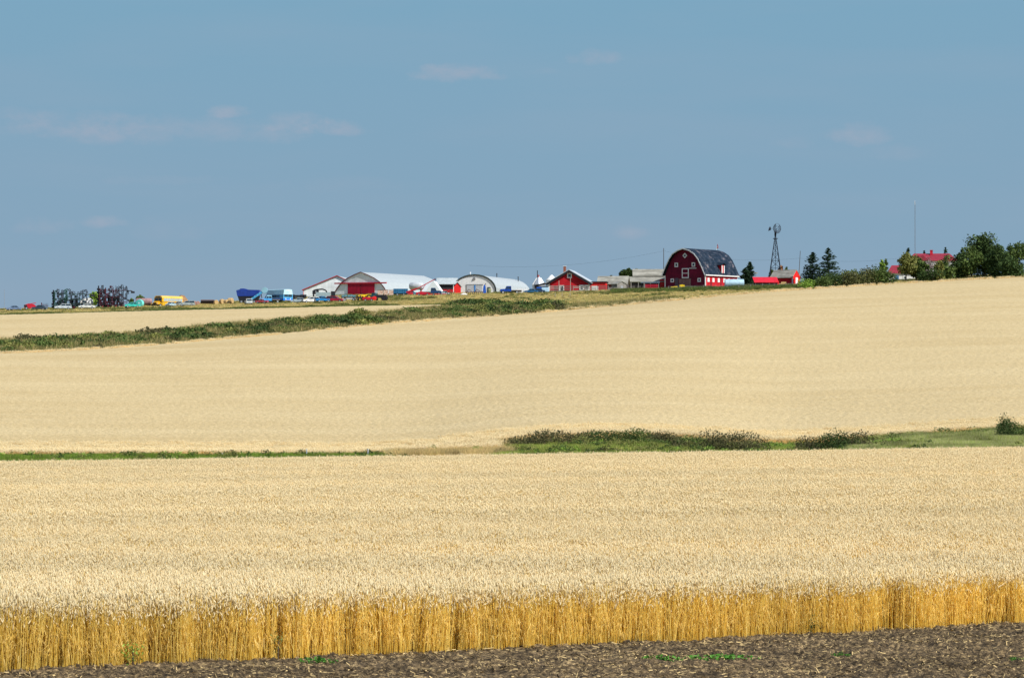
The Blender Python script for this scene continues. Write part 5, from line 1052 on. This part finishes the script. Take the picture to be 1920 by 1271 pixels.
    t = thing('grain_auger', 'long red slanting auger tube reaching above the hoop tent', 'auger', at(792, 1050)); MB().tube((-5.0, 0, .9), (-1.8, 0, 2.0), .28).tube((-1.8, 0, 2.0), (3.8, .5, 5.0), .13).build('auger_tube', REDM(), t); MB().cb((3.9, .5, 4.95), (.35, .35, .5)).build('spout', paint('maroon_frame', (.07, .01, .022)), t); MB().tube((-1.0, -.6, .4), (1.0, 0, 3.4), .07).tube((-1.0, .6, .4), (1.0, 0, 3.4), .07).build('support', REDM(), t); wheel(t, -1.0, -.7, .4); wheel(t, -1.0, .7, .4)
    t = thing('red_mower', 'low red mower with orange end beside the dark blue pickup', 'farm implement', at(794, 1047)); MB().prism([(-2.3, .3), (-2.3, .9), (-.6, 1.3), (1.8, .9), (2.2, .3)], -.8, .8).build('body', REDM(), t); MB().cb((-4.0, 0, .75), (1.6, .8, .6)).build('cutter', REDM(), t); wheel(t, -1.4, -.8, .35); wheel(t, 1.2, -.8, .35)
    V('old_pickup', 'dark blue old pickup in front of the white hoop tent', 'pickup', 813, 1050, P(2), (.015, .06, .16), 'old_truck', None, s=.95)
    V('parked_car', 'small silver car right of the dark blue pickup', 'car', 832, 1053, P(185), (.5, .55, .58), 'sedan', None, s=.75)
    t = thing('red_trailer', 'low red trailer frame under the dark blue pickup', 'trailer', at(819, 1046)); MB().box(-2.6, 2.8, -.7, .7, .25, .55).build('deck', REDM(), t); wheel(t, -1, -.75, .3); wheel(t, 1.4, -.75, .3)
    # dark implements before the round shop
    for k, (u, lb) in enumerate(((843, 'dark rusty implement left of the red narrow shed'), (882, 'dark tillage tool before the garage door, left one'), (897, 'dark tillage tool before the garage door, right one'))):
        t = thing('disc_harrow', lb, 'farm implement', at(u, 1048+k), P(8)); b = MB(); b.path([(-1.5, 0, .8), (1.5, 0, .9), (1.9, 0, 1.3)], .1); b.path([(-1.0, 0, .8), (-.6, 0, 1.7), (.4, 0, 1.1)], .09); b.build('tool_frame', paint('dark_rust', (.13, .07, .05), .9), t)
        for x in (-1.2, -.6, 0, .6, 1.2): o = MB().lathe([(.05, -.04), (.42, -.02), (.45, .02), (.05, .05)], 12, axis='x').build('disc', BLACKM(), t); o.location = (x, -.2, .45)
    t = thing('white_boulder', 'white sheet covered heap on the grass before the round shop', 'heap', at(870, 1044)); V_ = MB().lathe([(1.3, 0), (1.0, .35), (.5, .55), (.05, .6)], 9); V_.build('cover', WHITE(), t); MB().cb((.9, -.6, .12), (.4, .4, .25)).build('weight_block', WOOD(), t)
    t = thing('blue_fuel_tank', 'tall narrow blue tank standing right of the garage door', 'fuel tank', at(908.5, 1056)); MB().prism([(-.4, .3), (-.5, 1.2), (-.3, 2.6), (0, 2.95), (.3, 2.6), (.45, 1.2), (.5, .3)], -.4, .4).build('tank_body', paint('strong_blue', (.01, .10, .50), .4), t, bevel=.05); MB().tube((.1, 0, 2.7), (.35, 0, 3.3), .1).build('filler', BLACKM(), t); b = MB(); [b.tube((x, 0, .35), (x*1.4, 0, -.3), .08) for x in (-.35, .35)]; b.build('stand_leg', WHITE(), t)
    t = thing('green_drum', 'small olive drum right of the tall blue tank', 'drum', at(917, 1056)); MB().lathe([(.6, 0), (.62, 1.2), (.5, 1.5), (.1, 1.6)], 14, (0, 0, .2)).build('drum_body', paint('olive_drum', (.20, .22, .10), .6), t); MB().lathe([(.63, .5), (.63, .56)], 14, (0, 0, .2)).build('hoop', BLACKM(), t)
    V('old_pickup', 'bright royal blue pickup before the long round roof', 'pickup', 953, 1052, P(185), (.008, .06, .36), 'old_truck', None, s=1.0)
    for k, u in enumerate((971, 978, 985)):
        t = thing('white_tote', ['white square tote next to the royal blue pickup', 'white square tote, middle of three', 'white square tote nearest the blue cars'][k], 'tote', at(u, 1056), 0, 'white totes beside the blue pickup'); MB().box(-.5, .5, -.5, .5, .15, 1.45).build('tote_body', WHITE(), t, bevel=.04); MB().box(-.54, .54, -.54, .54, 0, .14).build('pallet', WOOD(), t); MB().lathe([(.15, 0), (.15, .08)], 10, (0, 0, 1.46)).build('cap', BLACKM(), t)
    V('parked_car', 'blue car half hidden right of the white totes', 'car', 996, 1054, P(170), (.03, .16, .34), 'sedan', None, s=.85)
    V('parked_car', 'dark blue car left of the pale blue skid tank', 'car', 1008, 1056, P(190), (.01, .04, .12), 'sedan', None, s=.9)
    t = thing('skid_tank', 'pale blue box tank at the corner of the red lean-to', 'tank', at(1022, 1058)); MB().box(-1.1, 1.2, 0, 1.2, .15, 1.7).build('tank_body', paint('ice_blue', (.45, .66, .82), .4), t, bevel=.08); MB().box(-2.6, -1.1, .1, 1.1, .9, 1.75).build('front_box', paint('strong_blue', (.01, .10, .50), .4), t); b = MB(); [b.box(x-.1, x+.1, 0, 1.2, -.3, .14) for x in (-.8, .9)]; b.build('skid', BLACKM(), t)
    # yellow rake by the barn, stone heap by the hut
    t = thing('yellow_implement', 'low bright yellow two part implement before the barn door', 'farm implement', at(1272, 1058)); MB().prism([(-2.4, .35), (-2.3, .75), (-.3, .95), (-.25, .4)], -.5, .5).prism([(.3, .6), (.35, 1.3), (1.3, 1.45), (2.0, 1.2), (1.9, .6)], -.5, .5).build('body', paint('bright_yellow', (.85, .58, .01), .4), t); MB().cb((0, 0, .9), (.45, .8, .8)).build('gearbox', BLACKM(), t); wheel(t, -1.5, -.5, .3); wheel(t, 1.3, -.5, .35)
    t = thing('rubble_heap', 'pale rock and brush heap right of the grey hut', 'heap', at(1161, 1060)); V2, F2_ = leafcloud([(-1, 0, .4, 1.6, 1, .7), (1, 0, .3, 1.2, .8, .5)], 260, .25, 77); o = npmesh('rubble', V2, F2_, [lm('grey')]); o.parent = t; o2 = MB().cb((-.6, -.7, .25), (.7, .5, .5)).build('rock', STEEL(), t)
    # horizontal distant tank and stock near red shed
    t = thing('feed_bunk', 'tan heap of straw bales before the red shed', 'hay bale', at(1470, 1078)); MB().box(-1.6, .2, -.5, .5, 0, .6).box(.25, 1.7, -.5, .5, 0, .5).build('bale', leafmat('hay', (.55, .38, .18), (.42, .28, .12), .0), t); MB().box(-.9, .7, -.4, .4, .61, 1.1).build('bale', leafmat('hay', (.55, .38, .18), (.42, .28, .12), .0), t)

# ------------------------------------------------------------------ sky, sun, camera
SUN_EL, SUN_H = radians(43), Vector((0.82, -0.57))
def sky():
    w = bpy.data.worlds.new('World'); SC.world = w; w.use_nodes = True; n = w.node_tree.nodes; l = w.node_tree.links
    bg = n['Background']; st = n.new('ShaderNodeTexSky'); st.sky_type = 'NISHITA'; st.sun_disc = False; st.sun_elevation = SUN_EL; st.sun_rotation = math.atan2(SUN_H.x, SUN_H.y); st.altitude = 700; st.air_density = 1.0; st.dust_density = 1.2; st.ozone_density = 1.5
    tc = n.new('ShaderNodeTexCoord'); sp = n.new('ShaderNodeSeparateXYZ'); l.new(tc.outputs['Generated'], sp.inputs[0])
    def M(op, a, b=None, c=None):
        x = n.new('ShaderNodeMath'); x.operation = op
        for i, v in enumerate((a, b, c)):
            if v is None: continue
            if hasattr(v, 'is_linked'): l.new(v, x.inputs[i])
            else: x.inputs[i].default_value = v
        return x.outputs[0]
    # the low sky is a dusty steel blue, a little clearer higher up (scaled up: the Background strength is 0.1)
    K = SKYK
    low = ramp(n, l, sp.outputs[2], [(0.0, (0.262, 0.362, 0.478)), (0.035, (0.236, 0.364, 0.487)), (0.11, (0.196, 0.370, 0.510)), (0.25, (0.17, 0.34, 0.56))])
    lowk = mix(n, l, 1.0, low, (K, K, K), 'MULTIPLY')
    f = n.new('ShaderNodeMapRange'); f.inputs['From Min'].default_value = 0.2; f.inputs['From Max'].default_value = 0.5; l.new(sp.outputs[2], f.inputs['Value'])
    col = mix(n, l, f.outputs[0], lowk, st.outputs[0])
    # faint clouds, given by direction (azimuth, elevation) with ragged outlines
    az = M('DIVIDE', sp.outputs[0], sp.outputs[1]); el = M('DIVIDE', sp.outputs[2], sp.outputs[1])
    mp = n.new('ShaderNodeMapping'); mp.inputs['Scale'].default_value = (95, 95, 170); l.new(tc.outputs['Generated'], mp.inputs[0])
    nz = n.new('ShaderNodeTexNoise'); nz.inputs['Scale'].default_value = 1; nz.inputs['Detail'].default_value = 7; nz.inputs['Roughness'].default_value = .62; l.new(mp.outputs[0], nz.inputs[0])
    wob = M('MULTIPLY', M('SUBTRACT', nz.outputs[0], 0.5), 3.6)
    tot = None
    for (cx, cy, rx, ry, k) in ((850, 140, 82, 20, .9), (1115, 110, 50, 18, .55), (1020, 135, 30, 9, .2), (430, 212, 38, 14, .8), (640, 244, 66, 18, .85), (545, 232, 60, 20, .5), (330, 250, 260, 32, .55), (140, 240, 150, 32, .4), (1612, 255, 56, 26, .6), (1690, 290, 60, 18, .25), (200, 418, 44, 15, .8), (75, 425, 60, 20, .4), (1185, 438, 34, 16, .5), (310, 435, 70, 24, .2), (30, 215, 60, 14, .3), (300, 340, 120, 12, .2), (650, 350, 160, 16, .14), (1480, 270, 40, 14, .2)):
        a = M('DIVIDE', M('SUBTRACT', az, (cx-HX)/F), rx/F); b = M('DIVIDE', M('SUBTRACT', el, (HY-cy)/F), ry/F)
        # flat bases: stretch the lower half less
        b = M('MULTIPLY', b, M('ADD', 1.0, M('MULTIPLY', M('LESS_THAN', b, 0.0), 0.5)))
        r2 = M('ADD', M('MULTIPLY', a, a), M('MULTIPLY', b, b))
        v = M('MULTIPLY', M('SMOOTH_MAX', M('SUBTRACT', 1.0, M('ADD', M('MULTIPLY', r2, .8), wob)), 0.0, 0.3), k)
        tot = v if tot is None else M('ADD', tot, v)
    front = M('GREATER_THAN', sp.outputs[1], 0.5)
    # thin streaky veil everywhere
    mp2 = n.new('ShaderNodeMapping'); mp2.inputs['Scale'].default_value = (9, 9, 60); l.new(tc.outputs['Generated'], mp2.inputs[0])
    n2 = n.new('ShaderNodeTexNoise'); n2.inputs['Scale'].default_value = 1; n2.inputs['Detail'].default_value = 4; l.new(mp2.outputs[0], n2.inputs[0])
    veil = M('MULTIPLY', M('MAXIMUM', M('SUBTRACT', n2.outputs[0], .45), 0.0), .9)
    tt = M('MINIMUM', M('MULTIPLY', M('ADD', tot, veil), front), 1.0)
    cc = (0.36*K, 0.405*K, 0.50*K)
    col = mix(n, l, M('MULTIPLY', tt, .54), col, cc)
    l.new(col, bg.inputs[0]); bg.inputs[1].default_value = 0.1
def light_camera():
    s = bpy.data.lights.new('sun', 'SUN'); s.energy = SUNP; s.angle = radians(.53); s.color = (1, .965, .90); o = bpy.data.objects.new('sun', s); COL.objects.link(o)
    h = SUN_H.normalized(); dv = Vector((h.x*cos(SUN_EL), h.y*cos(SUN_EL), sin(SUN_EL))); o.rotation_euler = dv.to_track_quat('Z', 'Y').to_euler(); o.location = (60, -40, 80)
    c = bpy.data.cameras.new('camera'); co = bpy.data.objects.new('camera', c); COL.objects.link(co); c.sensor_width = 36; c.lens = 36*F/1920; c.clip_end = 60000; c.clip_start = .5
    co.location = (0, 0, 0); co.rotation_euler = (pi/2+math.atan((HY-CY)/F), 0, 0); SC.camera = co
    SC.view_settings.view_transform = 'Standard'; SC.view_settings.look = 'None'; SC.view_settings.exposure = EXPO; SC.view_settings.gamma = 1; SC.view_settings.use_curve_mapping = False
    SC.cycles.max_bounces = 6; SC.cycles.diffuse_bounces = 3; SC.cycles.transmission_bounces = 3; SC.cycles.transparent_max_bounces = 4
    try: SC.cycles.use_denoising = True
    except Exception: pass
SKYK = 7.1; SUNP = 4.2; EXPO = 0.55
sky(); light_camera(); ground(); soil()
near, mid, rim = wheat(); fields(near, mid, rim)
vegetation(); buildings(); farm_machines()
